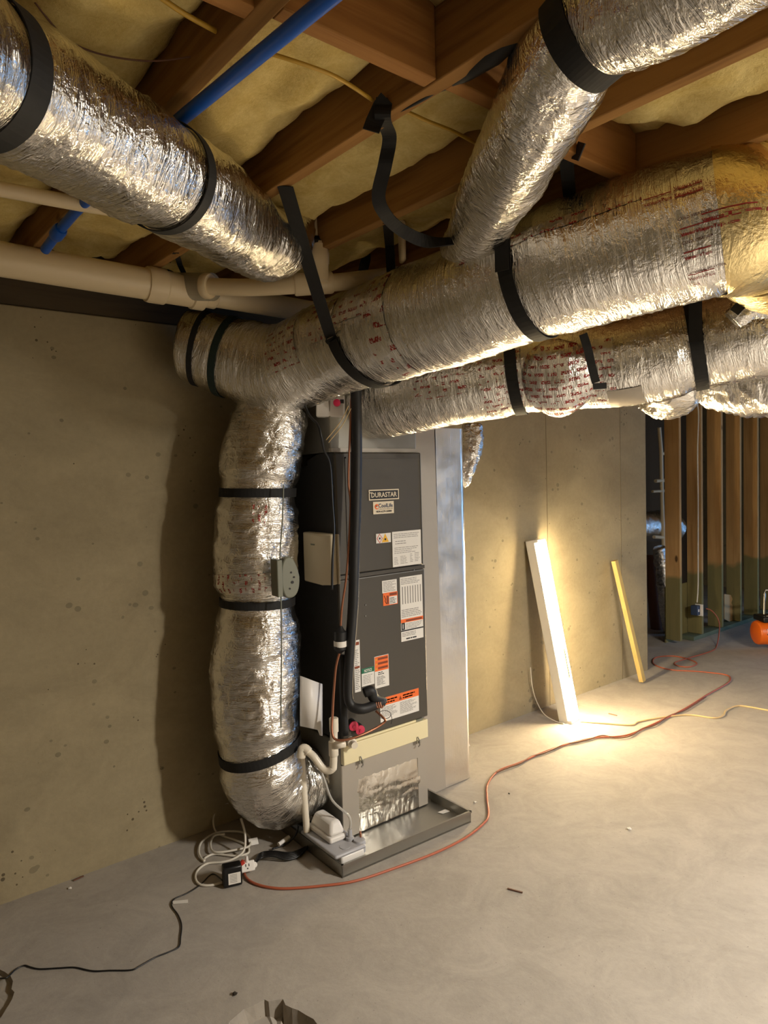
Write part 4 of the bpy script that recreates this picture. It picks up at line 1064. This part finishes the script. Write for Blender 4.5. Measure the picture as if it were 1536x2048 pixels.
mb = MB(); mb.cyl(e_, foot, 0.0145, 'pvc_trap', 16); mb.build('drop_pipe', tr, smooth=True)
mb = MB(); mb.lathe(F(700, 1482, 0.0), (-0.3, -1, 0), [(0, 0.021), (0.03, 0.021), (0.032, 0.015), (0.06, 0.015)], 'pvc_trap', 18); mb.build('stub', tr, smooth=True)

# refrigerant lines
sl = thing('suction_line', F(712, 1400, 0.09), 'thick black foam-insulated pipe rising along the front of the air handler', 'pipe')
dS = 2.98
pts = [at(712, 770, 2.99), at(713, 880, 2.985), at(712, 1000, 2.98), at(709, 1100, 2.975), at(707, 1200, 2.97), at(700, 1300, 2.965), at(696, 1380, 2.96), at(702, 1410, 2.955), at(722, 1418, 2.955), at(745, 1412, 2.99), at(765, 1404, 3.03)]
mb = MB(); mb.tube(pts, [0.024, 0.024, 0.024, 0.023, 0.023, 0.022, 0.021, 0.021, 0.022, 0.021, 0.02], 'rubber', 20, smooth_n=8); SLV = mb.build('insulation_sleeve', sl, smooth='all')
mb = MB(); mb.tube([at(728, 1386, 2.98), at(742, 1382, 2.99), at(748, 1396, 3.0), at(770, 1402, 3.04)], [0.02, 0.024, 0.022, 0.014], 'rubber', 14, smooth_n=5); mb.build('tape_wrap', SLV, smooth='all')
mb = MB()
for k in range(3): mb.tube([at(752+k*4, 1404, 2.985), at(755+k*4, 1416, 2.98), at(759+k*4, 1410, 2.985)], 0.003, 'copper', 8, smooth_n=4)
mb.build('capillary_coil', sl, smooth='all')
mb = MB(); loopc = [at(770+12*math.cos(a), 1428+9*math.sin(a)+ (a*0.4), 2.98) for a in [k*PI/8 for k in range(17)]]+[at(784, 1438, 2.985), at(782, 1448, 2.99)]
mb.tube(loopc, 0.0012, 'black', 6, smooth_n=2); mb.build('sensor_wire', sl, smooth='all')
ll = thing('liquid_line', F(668, 1490, 0.1), 'thin copper liquid line with a black filter drier, looping in front of the air handler', 'pipe')
mb = MB(); mb.tube([at(703, 795, 2.985), at(700, 870, 2.98), at(697, 960, 2.975), at(701, 1010, 2.975), at(697, 1100, 2.97), at(692, 1160, 2.965), at(684, 1215, 2.96), at(681, 1262, 2.955)], 0.0048, 'copper', 12, smooth_n=8); mb.build('upper_tube', ll, smooth='all')
mb = MB(); mb.lathe(at(680, 1304, 2.955), at(681, 1260, 2.955)-at(680, 1304, 2.955), [(-0.006, 0.006), (0.004, 0.018), (0.012, 0.0265), (0.085, 0.0265), (0.094, 0.016), (0.11, 0.007)], 'rubber', 22); FDR = mb.build('filter_drier', ll, smooth=True)
fdc = at(680.4, 1287, 2.955); mb = MB(); mb.lathe(fdc, (0, 0, 1), [(-0.012, 0.0272), (0.012, 0.0272)], 'paper', 22)
mb.build('drier_label', FDR, smooth=True, label='white label')
mb = MB(); mb.tube([at(679, 1306, 2.955), at(672, 1335, 2.95), at(668, 1380, 2.945), at(665, 1430, 2.93), at(664, 1462, 2.91), at(670, 1478, 2.90), at(690, 1480, 2.90), at(720, 1471, 2.92), at(750, 1457, 2.96), at(768, 1445, 2.98), at(769, 1438, 2.98), at(752, 1422, 3.0)], 0.0052, 'copper', 12, smooth_n=8); mb.build('lower_tube', ll, smooth='all')
mb = MB(); mb.tube([at(685, 1310, 2.985), at(687, 1400, 2.985), at(690, 1470, 2.985)], 0.017, 'rubber', 14, smooth_n=4)
mb.build('insulated_drop_line', smooth='all', label='black insulated pipe dropping below the filter drier', cat='pipe')
for (px, py), w_ in (((701, 1446), 'upper left'), ((714, 1454), 'lower right')):
    c0 = F(px, py, 0.0); mb = MB(); mb.lathe(c0+Vector((0, 0.0, 0)), (-0.25, -1, -0.1), [(0, 0.022), (0.03, 0.022)], 'rubber', 18)
    mb.lathe(c0+Vector((-0.007, -0.03, -0.003)), (-0.25, -1, -0.1), [(0, 0.0215), (0.006, 0.0215), (0.008, 0.012)], 'redcap', 18)
    mb.lathe(c0+Vector((-0.0095, -0.038, -0.004)), (-0.25, -1, -0.1), [(0, 0.008), (0.004, 0.006)], 'redcap', 12)
    mb.build('drain_plug', LP, smooth=True, label='red plug')

# things on the left side of the cabinet
XS = AX0
cb = thing('control_box', onp(632, 1170, 0, XS-0.05), 'cream plastic control box on the left side of the air handler', 'control box')
a, b_ = onp(655, 1069, 0, XS-0.055), onp(603, 1062, 0, XS-0.055)
ya, yb_ = a.y, b_.y; zt, zb2 = onp(632, 1066, 0, XS-0.055).z, onp(632, 1166, 0, XS-0.055).z
mb = MB(); mb.box((XS-0.012, ya-0.012, zb2), (XS-0.001, yb_+0.005, zt-0.005), 'cream'); mb.build('back_plate', cb, bevel=0.003)
mb = MB(); mb.prism([(XS-0.012, ya-0.004, zb2-0.002), (XS-0.040, ya-0.004, zb2-0.002), (XS-0.055, ya+0.05, zb2-0.008), (XS-0.055, yb_-0.01, zb2), (XS-0.04, yb_, zb2), (XS-0.012, yb_, zb2)], (0, 0, zt-zb2), 'cream'); CVR = mb.build('cover', cb, bevel=0.006)
mb = MB(); mb.box((XS-0.0565, ya+0.10, zt-0.055), (XS-0.0545, ya+0.13, zt-0.048), 'greyd'); mb.build('emblem', CVR)
# paper sheet bent against the duct
mb = MB(); n_ = 10; vs = []
for i in range(n_+1):
    f = i/n_; px = 600+45*f
    for py in (1352+16*f, 1452+10*f+(10 if f > .8 else 0)): vs.append(at(px, py, 2.98-0.03*math.sin(PI*f)+0.03*f))
mb.add(vs, [(2*i, 2*i+2, 2*i+3, 2*i+1) for i in range(n_)], 'white')
o = mb.build('warning_sheet', smooth='all', label='blank white bent plastic sheet between the vertical duct and the air handler', cat='sheet')
sm_ = o.modifiers.new('solid', 'SOLIDIFY'); sm_.thickness = 0.003
# damper actuator on the vertical duct
da = thing('damper_actuator', at(570, 1180, 2.86), 'grey-green oval damper actuator on the side of the vertical duct', 'actuator')
mb = MB(); ce = at(571, 1153, 2.87); ax = (Vector((0.75, 0.55, 0))).normalized()
nrm = Vector((-0.15, -0.98, 0)).normalized(); ux = Vector((0.98, -0.15, 0)).normalized()
pl_ = []
for k in range(36):
    a = 2*PI*k/36; x = 0.046*math.copysign(abs(math.cos(a))**0.8, math.cos(a)); z = 0.084*math.copysign(abs(math.sin(a))**0.8, math.sin(a))
    if x < 0: x *= 0.75
    if z > 0 and x > 0: x *= 1-0.35*z/0.084
    pl_.append(ce+ux*x+Vector((0, 0, z)))
mb.prism(pl_, nrm*0.04, 'greyd'); HS = mb.build('housing', da, bevel=0.006)
mb = MB(); mb.obox(ce-ux*0.042+nrm*0.01+Vector((0, 0, 0.0)), (ux, nrm, (0, 0, 1)), (0.012, 0.035, 0.075), 'greyd'); mb.build('bracket', da, bevel=0.004)
mb = MB()
for x, z, r_ in ((0.012, -0.02, 0.006), (0.02, 0.0, 0.004), (0.008, 0.02, 0.004), (0.0, -0.045, 0.004)): MB().lathe(ce+ux*x+nrm*0.0405+Vector((0, 0, z)), nrm, [(0, r_), (0.002, r_)], 'ink', 10).build('screw', HS)

cable('control_wire', [at(610, 812, 2.9), at(620, 832, 2.9), at(636, 850, 2.9), at(643, 875, 2.9), at(648, 900, 2.93), at(660, 930, 2.97), at(665, 1010, 2.98), at(668, 1060, 2.98), at(665, 1120, 2.97), at(664, 1180, 2.97)], 0.005, 'black', 'black wire drooping from the trunk duct down the left side of the air handler', 'wire')
cable('control_wire', [at(567, 970, 2.86), at(565, 1040, 2.85), at(560, 1110, 2.85), at(562, 1200, 2.85), at(563, 1300, 2.84), at(562, 1400, 2.84), at(562, 1455, 2.85)], 0.003, 'greyd', 'thin grey wire running down the front of the vertical duct', 'wire')
for dx, nm in ((0, 'upper'), (5, 'lower')):
    cable('thermostat_wire', [at(697+dx, 812+dx, 2.95), at(680+dx, 845+dx, 2.95), at(652+dx, 880+dx, 2.95)], 0.0018, 'tan_cord', 'thin tan wire slanting across the plenum, %s of the two' % nm, 'wire', group='tan wires over the plenum')
# zone panel under the trunk duct
zp = thing('zone_panel', at(660, 830, 3.05), 'small white control module with a red knob under the trunk duct', 'control box')
mb = MB(); mb.obox(at(661, 812, 3.06), (RGT*1+FWD*0.25, FWD, UPV), (0.062, 0.02, 0.05), 'white'); ZPH = mb.build('housing', zp, bevel=0.006)
mb = MB(); mb.lathe(at(674, 806, 3.02), -FWD, [(0, 0.016), (0.015, 0.015), (0.018, 0.008)], 'magenta', 20); mb.build('red_knob', ZPH, smooth=True)
mb = MB(); mb.obox(at(684, 803, 3.02), (RGT, FWD, UPV), (0.008, 0.006, 0.008), 'black'); mb.build('toggle', ZPH)

# ================================================================== FLUORESCENT FIXTURE
fx = thing('fluorescent_fixture', fl(1140, 1447), 'lit white fluorescent strip light leaning against the back wall', 'lamp')
bl, brr = fl(1115, 1447, 0.004), fl(1168, 1437, 0.004)
fb = fl(1143, 1449, 0.004)
# bottom front edge from (1143,1449) to (1168,1440); the housing's left side runs back to (1115,1445)
wdir = (fl(1168, 1441)-fl(1143, 1449)); wdir.z = 0; FW = 0.118; wdir.normalize(); wdir.rotate(Matrix.Rotation(math.radians(16), 3, 'Z'))
foot = fl(1143, 1449, 0.0)
topc = onp(1073, 1079, 1, 2.905)
ldir = (topc-foot); FLN = ldir.length; ldir.normalize()
depd = ldir.cross(wdir).normalized()
if depd.y < 0: depd = -depd
def FX(u, d, s): return foot+wdir*u+depd*d+ldir*s
def fxbox(mb, u0, u1, d0, d1, s0, s1, mat):
    c = FX((u0+u1)/2, (d0+d1)/2, (s0+s1)/2); mb.obox(c, (wdir, depd, ldir), ((u1-u0)/2, (d1-d0)/2, (s1-s0)/2), mat)
mb = MB(); fxbox(mb, 0.0, FW, 0.022, 0.085, 0.0, FLN, 'enamel'); FXH = mb.build('housing', fx, bevel=0.004)
for s0 in (0.002, FLN-0.022):
    mb = MB(); fxbox(mb, 0.0, FW, -0.004, 0.03, s0, s0+0.02, 'enamel'); mb.build('end_cap', fx, bevel=0.003)
for u in (0.034, 0.091):
    mb = MB(); mb.cyl(FX(u, 0.002, 0.024), FX(u, 0.002, FLN-0.024), 0.0165, 'tube', 20); mb.build('lamp_tube', fx, smooth=True)
mb = MB(); fxbox(mb, 0.054, 0.071, -0.0165, 0.022, 0.28, 0.47, 'brass'); mb.build('ballast_label', FXH)
mb = MB(); mb.lathe(FX(0.0625, -0.006, 0.15), -depd, [(0, 0.008), (0.006, 0.006)], 'brass', 12); mb.build('ballast_screw', FXH, smooth=True)
cable('lamp_cord', [onp(1061, 1335, 1, 2.975), onp(1064, 1370, 1, 2.975), onp(1072, 1400, 1, 2.97), fl(1088, 1428, 0.03), fl(1112, 1443, 0.006), fl(1128, 1447, 0.006)], 0.0035, 'white_cord', 'thin white cord curling behind the fluorescent light', 'cord')
mb = MB(); ft, tp = fl(1285, 1366, 0.002), onp(1229, 1121, 1, 2.965)
mb.beam(ft+Vector((0, 0, 0.012)), tp, (1, 0, 0), 0.042, 0.036, 'lumber')
mb.build('lumber_stick', bevel=0.003, label='yellowish lumber stick leaning against the end of the back wall', cat='lumber')

# ================================================================== FLOOR CORDS AND LITTER
orange = [(487,1722),(487,1740),(494,1757),(512,1768),(540,1775),(575,1777),(640,1772),(710,1762),(790,1736),(870,1706),(930,1676),(966,1648),(977,1630),(974,1595),(976,1567),(998,1541),(1040,1525),(1100,1499),(1180,1477),(1250,1471),(1300,1451),(1365,1420),(1412,1391),(1453,1368),(1461,1358),(1453,1350),(1419,1345),(1382,1342),(1347,1340),(1322,1335),(1306,1326),(1312,1315),(1345,1312),(1376,1318),(1394,1327),(1377,1334),(1354,1331),(1350,1325),(1374,1317),(1423,1302),(1434,1290)]
pts = flat_pts(orange, 0.0065)+[at(1439, 1257, 6.55), at(1436, 1238, 6.6), at(1424, 1222, 6.62), at(1412, 1217, 6.62)]
cable('extension_cord', pts, 0.0052, 'orange_cord', 'orange extension cord running from the wall outlet across the floor to the power tap', 'cord', sm=6)
brown = [(992,1545),(1020,1534),(1042,1526),(1062,1513),(1085,1507),(1105,1499),(1130,1488),(1150,1485),(1180,1478),(1205,1471),(1235,1476),(1262,1471),(1285,1457),(1310,1450),(1340,1431),(1375,1418),(1412,1394)]
cable('lamp_cord', flat_pts(brown, 0.009), 0.004, 'brown_cord', 'brown cord lying alongside the orange extension cord', 'cord', sm=6)
tan = [(1160,1443),(1200,1446),(1262,1450),(1278,1443),(1330,1434),(1380,1430),(1428,1436),(1447,1431),(1453,1421),(1474,1412),(1500,1414),(1545,1422),(1640,1436),(1760,1440),(1900,1425)]
cable('lamp_cord', flat_pts(tan, 0.005), 0.0055, 'tan_cord', 'cream cord running from the fluorescent light to the right edge', 'cord', sm=6)
# white cord coil near the vertical duct
c1 = [fl(456,1606,.09), fl(438,1612,.09), fl(427,1634,.05), fl(430,1660,.012), fl(446,1672,.006), fl(470,1680,.006), fl(494,1692,.006), fl(496,1706,.006), fl(470,1712,.007), fl(430,1708,.008), fl(410,1716,.008), fl(408,1722,.008), fl(398,1706,.01), fl(405,1682,.012), fl(440,1664,.012), fl(490,1666,.012), fl(500,1690,.016), fl(470,1700,.018), fl(430,1704,.018), fl(421,1690,.014), fl(428,1672,.016), fl(450,1668,.018)]
cable('cord_coil', c1, 0.0048, 'white_cord', 'white cord loosely coiled on the floor below the vertical duct', 'cord', sm=8)
c2 = [fl(487,1745,.006), fl(460,1759,.006), fl(425,1770,.006), fl(400,1769,.006), fl(391,1756,.006), fl(396,1740,.006), fl(415,1727,.006), fl(445,1724,.007), fl(470,1716,.012), fl(488,1700,.03), fl(490,1668,.08), fl(482,1637,.13)]
cable('cord_coil', c2, 0.0048, 'white_cord', 'white cord looping round the black power adapter and standing up beside it', 'cord', sm=8)
# power tap and adapter
pw = thing('power_tap', fl(490, 1728), 'white three-outlet power tap on the end of the orange cord', 'power tap')
pc = fl(494, 1733, 0.035); pxd = (RGT*0.9+FWD*0.35); pxd.z = 0; pxd.normalize(); pyd = Vector((-pxd.y, pxd.x, 0))
tilt = (Vector((0, 0, 1))*0.85+pyd*0.5).normalized(); nfr = pxd.cross(tilt)
mb = MB(); mb.obox(pc, (pxd, tilt, nfr), (0.03, 0.02, 0.014), 'white'); mb.lathe(pc+pxd*0.03-nfr*-0.002, nfr, [(-0.004, 0.012), (0.004, 0.012)], 'white', 18); PWB = mb.build('body', pw, bevel=0.004)
nf2 = nfr if nfr.dot(EYE-pc) > 0 else -nfr
mb = MB()
for sx in (-0.008, 0.008): mb.obox(pc+nf2*0.0145+pxd*(sx*0.8)+tilt*0.004, (pxd, tilt, nfr), (0.0016, 0.005, 0.0006), 'ink')
mb.lathe(pc+nf2*0.0145-tilt*0.008, nf2, [(0, 0.003), (0.0006, 0.003)], 'ink', 10); mb.lathe(pc+nf2*0.003+pxd*0.033, nf2, [(0, 0.006), (0.0025, 0.006)], 'ink', 14)
mb.build('outlet_slots', PWB)
mb = MB(); mb.tube([pc-tilt*0.0+Vector((0, 0, 0.02)), pc+Vector((0, 0, 0.045))], [0.008, 0.005], 'white', 12); mb.build('white_plug', pw, smooth=True)
mb = MB(); mb.tube([pc-pxd*0.028+Vector((0, 0, 0.012)), pc-pxd*0.012+Vector((0, 0, 0.025))], 0.010, 'lred', 12); mb.build('orange_plug', pw, smooth=True)
ad = thing('power_adapter', fl(462, 1746), 'square black power adapter with a white sticker', 'adapter')
ac = fl(464, 1748, 0.044)
mb = MB(); mb.obox(ac, (pxd, Vector((0, 0, 1)), pyd), (0.037, 0.040, 0.024), 'black'); ADB = mb.build('body', ad, bevel=0.006)
mb = MB(); mb.obox(ac+pxd*0.006-pyd*0.0246+Vector((0, 0, -0.006)), (pxd, Vector((0, 0, 1)), pyd), (0.024, 0.022, 0.0006), 'paper')
for k in range(6): mb.obox(ac+pxd*0.002-pyd*0.0254+Vector((0, 0, 0.010-k*0.006)), (pxd, Vector((0, 0, 1)), pyd), (0.014, 0.001, 0.0003), 'papertxt')
mb.build('sticker', ADB, label='white rating sticker')
cable('adapter_cord', [ac-pxd*0.036-Vector((0, 0, 0.02))]+flat_pts([(425,1748),(400,1770),(375,1786),(350,1797),(343,1806),(345,1815),(356,1830),(363,1850),(361,1875),(358,1893),(340,1903),(310,1915),(280,1932),(262,1940),(220,1941),(185,1942),(150,1935),(120,1936),(80,1938),(60,1934),(48,1931),(30,1940),(14,1955),(0,1957),(-30,1962)], 0.0035), 0.0026, 'black', 'thin black adapter cord wandering over the floor to the left edge', 'cord', sm=6)
mb = MB(); q = fl(345, 1803, 0.002); mb.prism([q, fl(376, 1800, 0.002), fl(376, 1806, 0.002), fl(346, 1808, 0.002)], (0, 0, 0.002), 'paper'); mb.build('cord_tag', label='white paper tag on the thin black cord', cat='tag')
mb = MB()
mb.obox(fl(507, 1683, 0.016), (pxd, Vector((0, 0.4, 1)), pyd), (0.02, 0.014, 0.001), 'paper'); mb.build('cord_tag', label='cream cord tag standing behind the power tap', cat='tag')
mb = MB()
for k in range(5):
    o_ = k*2.2
    mb.tube([pc+pxd*0.03+Vector((0, 0, 0.0)), fl(520, 1708+o_, 0.012+0.004*k), fl(545, 1703+o_, 0.014+0.004*k), fl(575, 1706+o_*1.5, 0.012), fl(600, 1700+o_*1.2, 0.012), fl(618, 1690, 0.01+0.003*k)], 0.0048, 'black', 8, smooth_n=6)
mb.build('cable_bundle', smooth='all', label='bundle of black cables between the power tap and the drain pan', cat='cables')
cable('pump_cord', [fl(545, 1698, 0.01), fl(575, 1686, 0.012), fl(592, 1668, 0.06), fl(597, 1650, 0.12)], 0.004, 'black', 'black pump cord rising beside the drain pipe', 'cord')
for (xa, ya_), (xb, yb2), lab in (((557, 1689), (578, 1674), 'white cable sleeve on the black cables left of the drain pan'), ((612, 1645), (622, 1634), 'small white cable sleeve behind the drain pipe')):
    mb = MB(); mb.tube([fl(xa, ya_, 0.022), fl(xb, yb2, 0.03)], 0.009, 'white', 12); mb.build('cable_sleeve', smooth=True, label=lab, cat='sleeve')
# crumbs and chips
for (px, py), r_, lab, mt in (((470, 1990), 0.010, 'dark stone chip on the foreground floor', 'dirt'), ((1258, 1660), 0.012, 'white crumpled paper scrap in the middle of the floor', 'paper'), ((935, 1525), 0.008, 'dark chip beside the insulated column', 'dirt'),
                          ((950, 1606), 0.009, 'white flake beside the drain pan corner', 'paper'), ((140, 1778), 0.008, 'pale pebble on the floor near the left wall', 'paper'), ((1018, 1588), 0.006, 'tiny dark chip right of the orange cord', 'dirt')):
    c0 = fl(px, py, 0); mb = MB(); vs = []
    bm = bmesh.new(); bmesh.ops.create_icosphere(bm, subdivisions=2, radius=r_)
    for v in bm.verts: v.co *= 0.75+0.5*noise.noise(v.co*160+Vector((px, py, 0))); v.co.z *= 0.6
    lo = min(v.co.z for v in bm.verts); bm.verts.index_update()
    mb.add([v.co+c0-Vector((0, 0, lo)) for v in bm.verts], [[v.index for v in f.verts] for f in bm.faces], mt); bm.free()
    mb.build('debris_chip', label=lab, cat='debris')
for (a1, b1), (a2, b2), lab in (((1015, 1777), (1045, 1785), 'dark wood splinter on the floor in the foreground'), ((147, 1761), (167, 1752), 'brown wood scrap at the foot of the left wall'), ((1217, 1427), (1234, 1431), 'bent wire bit in front of the fluorescent light')):
    mb = MB(); mb.beam(fl(a1, b1, 0.004), fl(a2, b2, 0.004), (0, 0, 1), 0.005, 0.006, 'brownpipe'); mb.build('wood_splinter', label=lab, cat='debris')

# ================================================================== STUD WALL, COMPRESSOR, FAR CORNER
SLAB = ['first wall stud from the concrete wall, green-stained at the foot', 'second wall stud, with the white cable and outlet box on it', 'third wall stud, a brown paper scrap behind its foot', 'fourth wall stud from the concrete wall', 'fifth wall stud, left of the orange compressor', 'sixth wall stud, behind the compressor', 'wall stud cut off by the right edge']
for k, lb in enumerate(SLAB):
    x = 6.107+0.406*k
    mb = MB(); mb.box((x, 3.212, 0.04), (x+0.038, 3.352, 2.408), 'stud'); mb.build('wall_stud', bevel=0.002, label=lb, cat='stud', group='studs of the unfinished wall')
mb = MB(); mb.box((6.36, 3.212, 0.0), (XR-0.01, 3.352, 0.038), 'treated'); mb.build('bottom_plate', bevel=0.003, label='green treated bottom plate under the wall studs', cat='plate')
mb = MB(); mb.box((5.19, 3.212, ZJ), (XR-0.01, 3.352, ZJ+0.038), 'stud'); mb.build('top_plate', label='wooden top plate over the wall studs', cat='plate')
# rough back of the stud bay: a scrap of brown board low between studs 1 and 2
mb = MB(); mb.box((6.12, 3.355, 0.0), (6.52, 3.367, 0.52), 'stud'); mb.build('backing_panel', label='brown board closing the foot of the gap between the first two studs', cat='board')
ob = thing('outlet_box', (6.45, 3.19, 0.36), 'blue electrical outlet box with a white receptacle on the second stud', 'outlet')
oc = onp(1400, 1220, 1, 3.20); 
mb = MB(); mb.box((oc.x-0.06, 3.195, oc.z-0.045), (oc.x-0.005, 3.26, oc.z+0.045), 'inkblue'); mb.build('box', ob, bevel=0.003)
mb = MB(); mb.box((oc.x-0.005, 3.17, oc.z-0.055), (oc.x+0.004, 3.245, oc.z+0.055), 'white'); RCP = mb.build('receptacle', ob, bevel=0.002)
mb = MB(); mb.obox((oc.x-0.035, 3.194, oc.z+0.0), ((1, 0, 0), (0, 1, 0), (0, 0, 1)), (0.012, 0.001, 0.012), 'paper'); mb.build('tag', ob)
cable('electrical_cable', [onp(1393, 800, 1, 3.20), onp(1397, 830, 1, 3.20), onp(1395, 900, 1, 3.205), onp(1396, 1000, 1, 3.205), onp(1396, 1100, 1, 3.205), onp(1396, 1170, 1, 3.205), onp(1394, 1205, 1, 3.2)], 0.006, 'white_cord', 'white cable running down the second wall stud to the outlet', 'cable')
mb = MB(); n_ = 8; pp = [onp(px, py, 1, 3.29) for px, py in ((1449, 1188), (1462, 1190), (1465, 1198), (1463, 1206), (1470, 1222), (1478, 1232), (1475, 1240), (1472, 1248), (1460, 1244), (1449, 1238))]
mb.prism(pp, (0, 0.006, 0), 'paperbrown'); mb.build('paper_scrap', label='torn brown kraft paper hanging behind the third stud', cat='paper')
# clutter in the dark gap past the concrete wall
mb = MB(); mb.box((5.188, 3.05, onp(1296, 985, 1, 3.05).z), (5.27, 3.17, onp(1296, 940, 1, 3.05).z), 'cream'); mb.build('junction_box', bevel=0.006, label='beige junction box on the end of the concrete wall', cat='junction box')
cv = thing('vent_pipes', (6.1, 3.7, 0.9), 'thin white pipes in the dark gap beside the concrete wall end', 'pipe')
mb = MB(); mb.tube([onp(1318, 855, 1, 3.75), onp(1322, 900, 1, 3.75), onp(1324, 1000, 1, 3.75), onp(1327, 1098, 1, 3.75)], 0.02, 'pvc', 12); mb.build('riser', cv, smooth=True)
mb = MB(); mb.tube([onp(1322, 907, 1, 3.75), onp(1345, 907, 1, 3.75)], 0.018, 'pvc', 12); mb.tube([onp(1311, 962, 1, 3.75), onp(1340, 960, 1, 3.75)], 0.018, 'pvc', 12); mb.tube([onp(1305, 983, 1, 3.75), onp(1340, 981, 1, 3.75)], 0.014, 'pvc', 12); mb.tube([onp(1308, 1074, 1, 3.75), onp(1340, 1076, 1, 3.75)], 0.018, 'pvc', 12); mb.build('cross_pipe', cv, smooth=True)
DA = Duct([onp(1302, 1050, 1, 3.9)-Vector((0.5, -0.1, 0)), onp(1305, 1052, 1, 3.9), onp(1330, 1050, 1, 3.9), onp(1345, 1060, 1, 3.9)], [0.15, 0.16, 0.15, 0.15], 21, crumple=1.5, step=0.012)
duct_thing('branch_duct', DA, 'crumpled foil duct in the dark gap past the end of the concrete wall', group=None, nu=48)
DB = Duct([onp(1318, 1095, 1, 3.6), onp(1325, 1130, 1, 3.6), onp(1328, 1180, 1, 3.58), onp(1333, 1240, 1, 3.56), onp(1342, 1296, 1, 3.54)], [0.05, 0.07, 0.06, 0.045, 0.04], 22, crumple=1.6, step=0.01)
duct_thing('foil_wrapped_line', DB, 'crumpled foil sheet standing behind the first wall stud', group=None, nu=40)
mb = MB(); mb.tube([onp(1302, 1110, 1, 3.8), onp(1308, 1200, 1, 3.75), onp(1318, 1300, 1, 3.7)], [0.05, 0.06, 0.06], 'brownpipe', 14, smooth_n=4); mb.build('brown_bag', smooth='all', label='dark brown rolled sheeting in the gap beside the concrete wall', cat='sheeting')
# compressor
ccx = fl(1575, 1300)
co = thing('air_compressor', (ccx.x, ccx.y, 0), 'orange portable air compressor standing on the floor at the right edge', 'compressor')
cxd = RGT.copy(); cxd.z = 0; cxd.normalize(); cyd = Vector((-cxd.y, cxd.x, 0)); dC = proj(ccx)[2]
tc_ = at(1585, 1263, dC); tc0 = tc_-cxd*((1585-1507)/FPX*dC-0.10); 
rT = 24/FPX*dC
mb = MB(); mb.lathe(tc_-cxd*((1585-1510)/FPX*dC), cxd, [(0.0, 0.02), (0.002, rT*0.84), (0.008, rT*0.94), (0.022, rT), (0.565, rT), (0.586, rT*0.9), (0.597, rT*0.7), (0.6, 0.02)], 'compressor', 36); TNK = mb.build('tank', co, smooth='all')
mb = MB()
tx0 = (1522-1506)/FPX*dC
def onTank(x, y):
    a = 0.25+(y-0.02)/rT; return tc_-cxd*((1585-1522)/FPX*dC)+cxd*x-cyd*math.cos(a)*(rT+0.001)+Vector((0, 0, math.sin(a)*(rT+0.001)))
mb.text('RIDGID', (0,0,0), (1,0,0), (0,1,0), 0.062, 'ink', fn=lambda x, y: onTank(x-0.004, y-0.004), bold=0.06)
mb.text('RIDGID', (0,0,0), (1,0,0), (0,1,0), 0.062, 'paper', fn=lambda x, y: onTank(x, y)-cyd*0.001, bold=0.015)
mb.build('brand_lettering', TNK, label='white RIDGID lettering')
mb = MB(); b0 = tc_+Vector((0, 0, rT)); mb.obox(b0+Vector((0, 0, 0.02))-cxd*0.06, (cxd, cyd, (0, 0, 1)), (0.24, 0.09, 0.025), 'black'); mb.obox(b0+Vector((0, 0, 0.11)), (cxd, cyd, (0, 0, 1)), (0.14, 0.09, 0.07), 'black'); mb.build('pump_body', co, bevel=0.01)
mb = MB(); h0 = at(1528, 1228, dC); mb.tube([h0, at(1529, 1188, dC), at(1530, 1180, dC), at(1640, 1180, dC), at(1642, 1228, dC)], 0.012, 'galv', 12); mb.build('handle', co, smooth=True)
mb = MB(); mb.lathe(at(1534, 1231, dC)-cyd*0.11, -cyd, [(0, 0.016), (0.012, 0.016)], 'galv', 16); mb.tube([at(1520, 1228, dC)-cyd*0.1, at(1534, 1226, dC)-cyd*0.1], 0.007, 'galv', 10); mb.build('gauge', co, smooth=True)
for sx in (-0.16, 0.28):
    p_ = tc_+cxd*sx; mb = MB(); mb.obox(Vector((p_.x, p_.y, (p_.z-rT*0.8)/2)), (cxd, cyd, (0, 0, 1)), (0.02, 0.07, (p_.z-rT*0.8)/2), 'compressor'); mb.build('foot', co, bevel=0.004)

# unseen lamps: the added pendant bulb, then the strip light on the right
for k, (pos, lab) in enumerate(((ADDED_BULB_POS, 'bulb added in a white pendant lampholder beyond the right edge to light the blocking'),)):
    v = Vector(pos); t = thing('added_lampholder', (v.x, v.y, v.z), lab, 'lamp')
    mb = MB(); mb.lathe(v+Vector((0, 0, 0.065)), (0, 0, 1), [(0, 0.025), (0.03, 0.03), (0.06, 0.022), (0.07, 0.006), (0.345, 0.006)], 'white', 24); mb.build('added_holder', t, smooth=True)
v = Vector(SHOP_POS); t = thing('shop_light', v, 'white strip light under the joists behind the viewer on the right', 'lamp')
mb = MB(); ca, sa = math.cos(math.radians(-69)), math.sin(math.radians(-69))
mb.obox(v+Vector((0, 0, 0.058)), ((ca, sa, 0), (-sa, ca, 0), (0, 0, 1)), (0.62, 0.07, 0.05), 'enamel'); mb.build('housing', t, bevel=0.004)
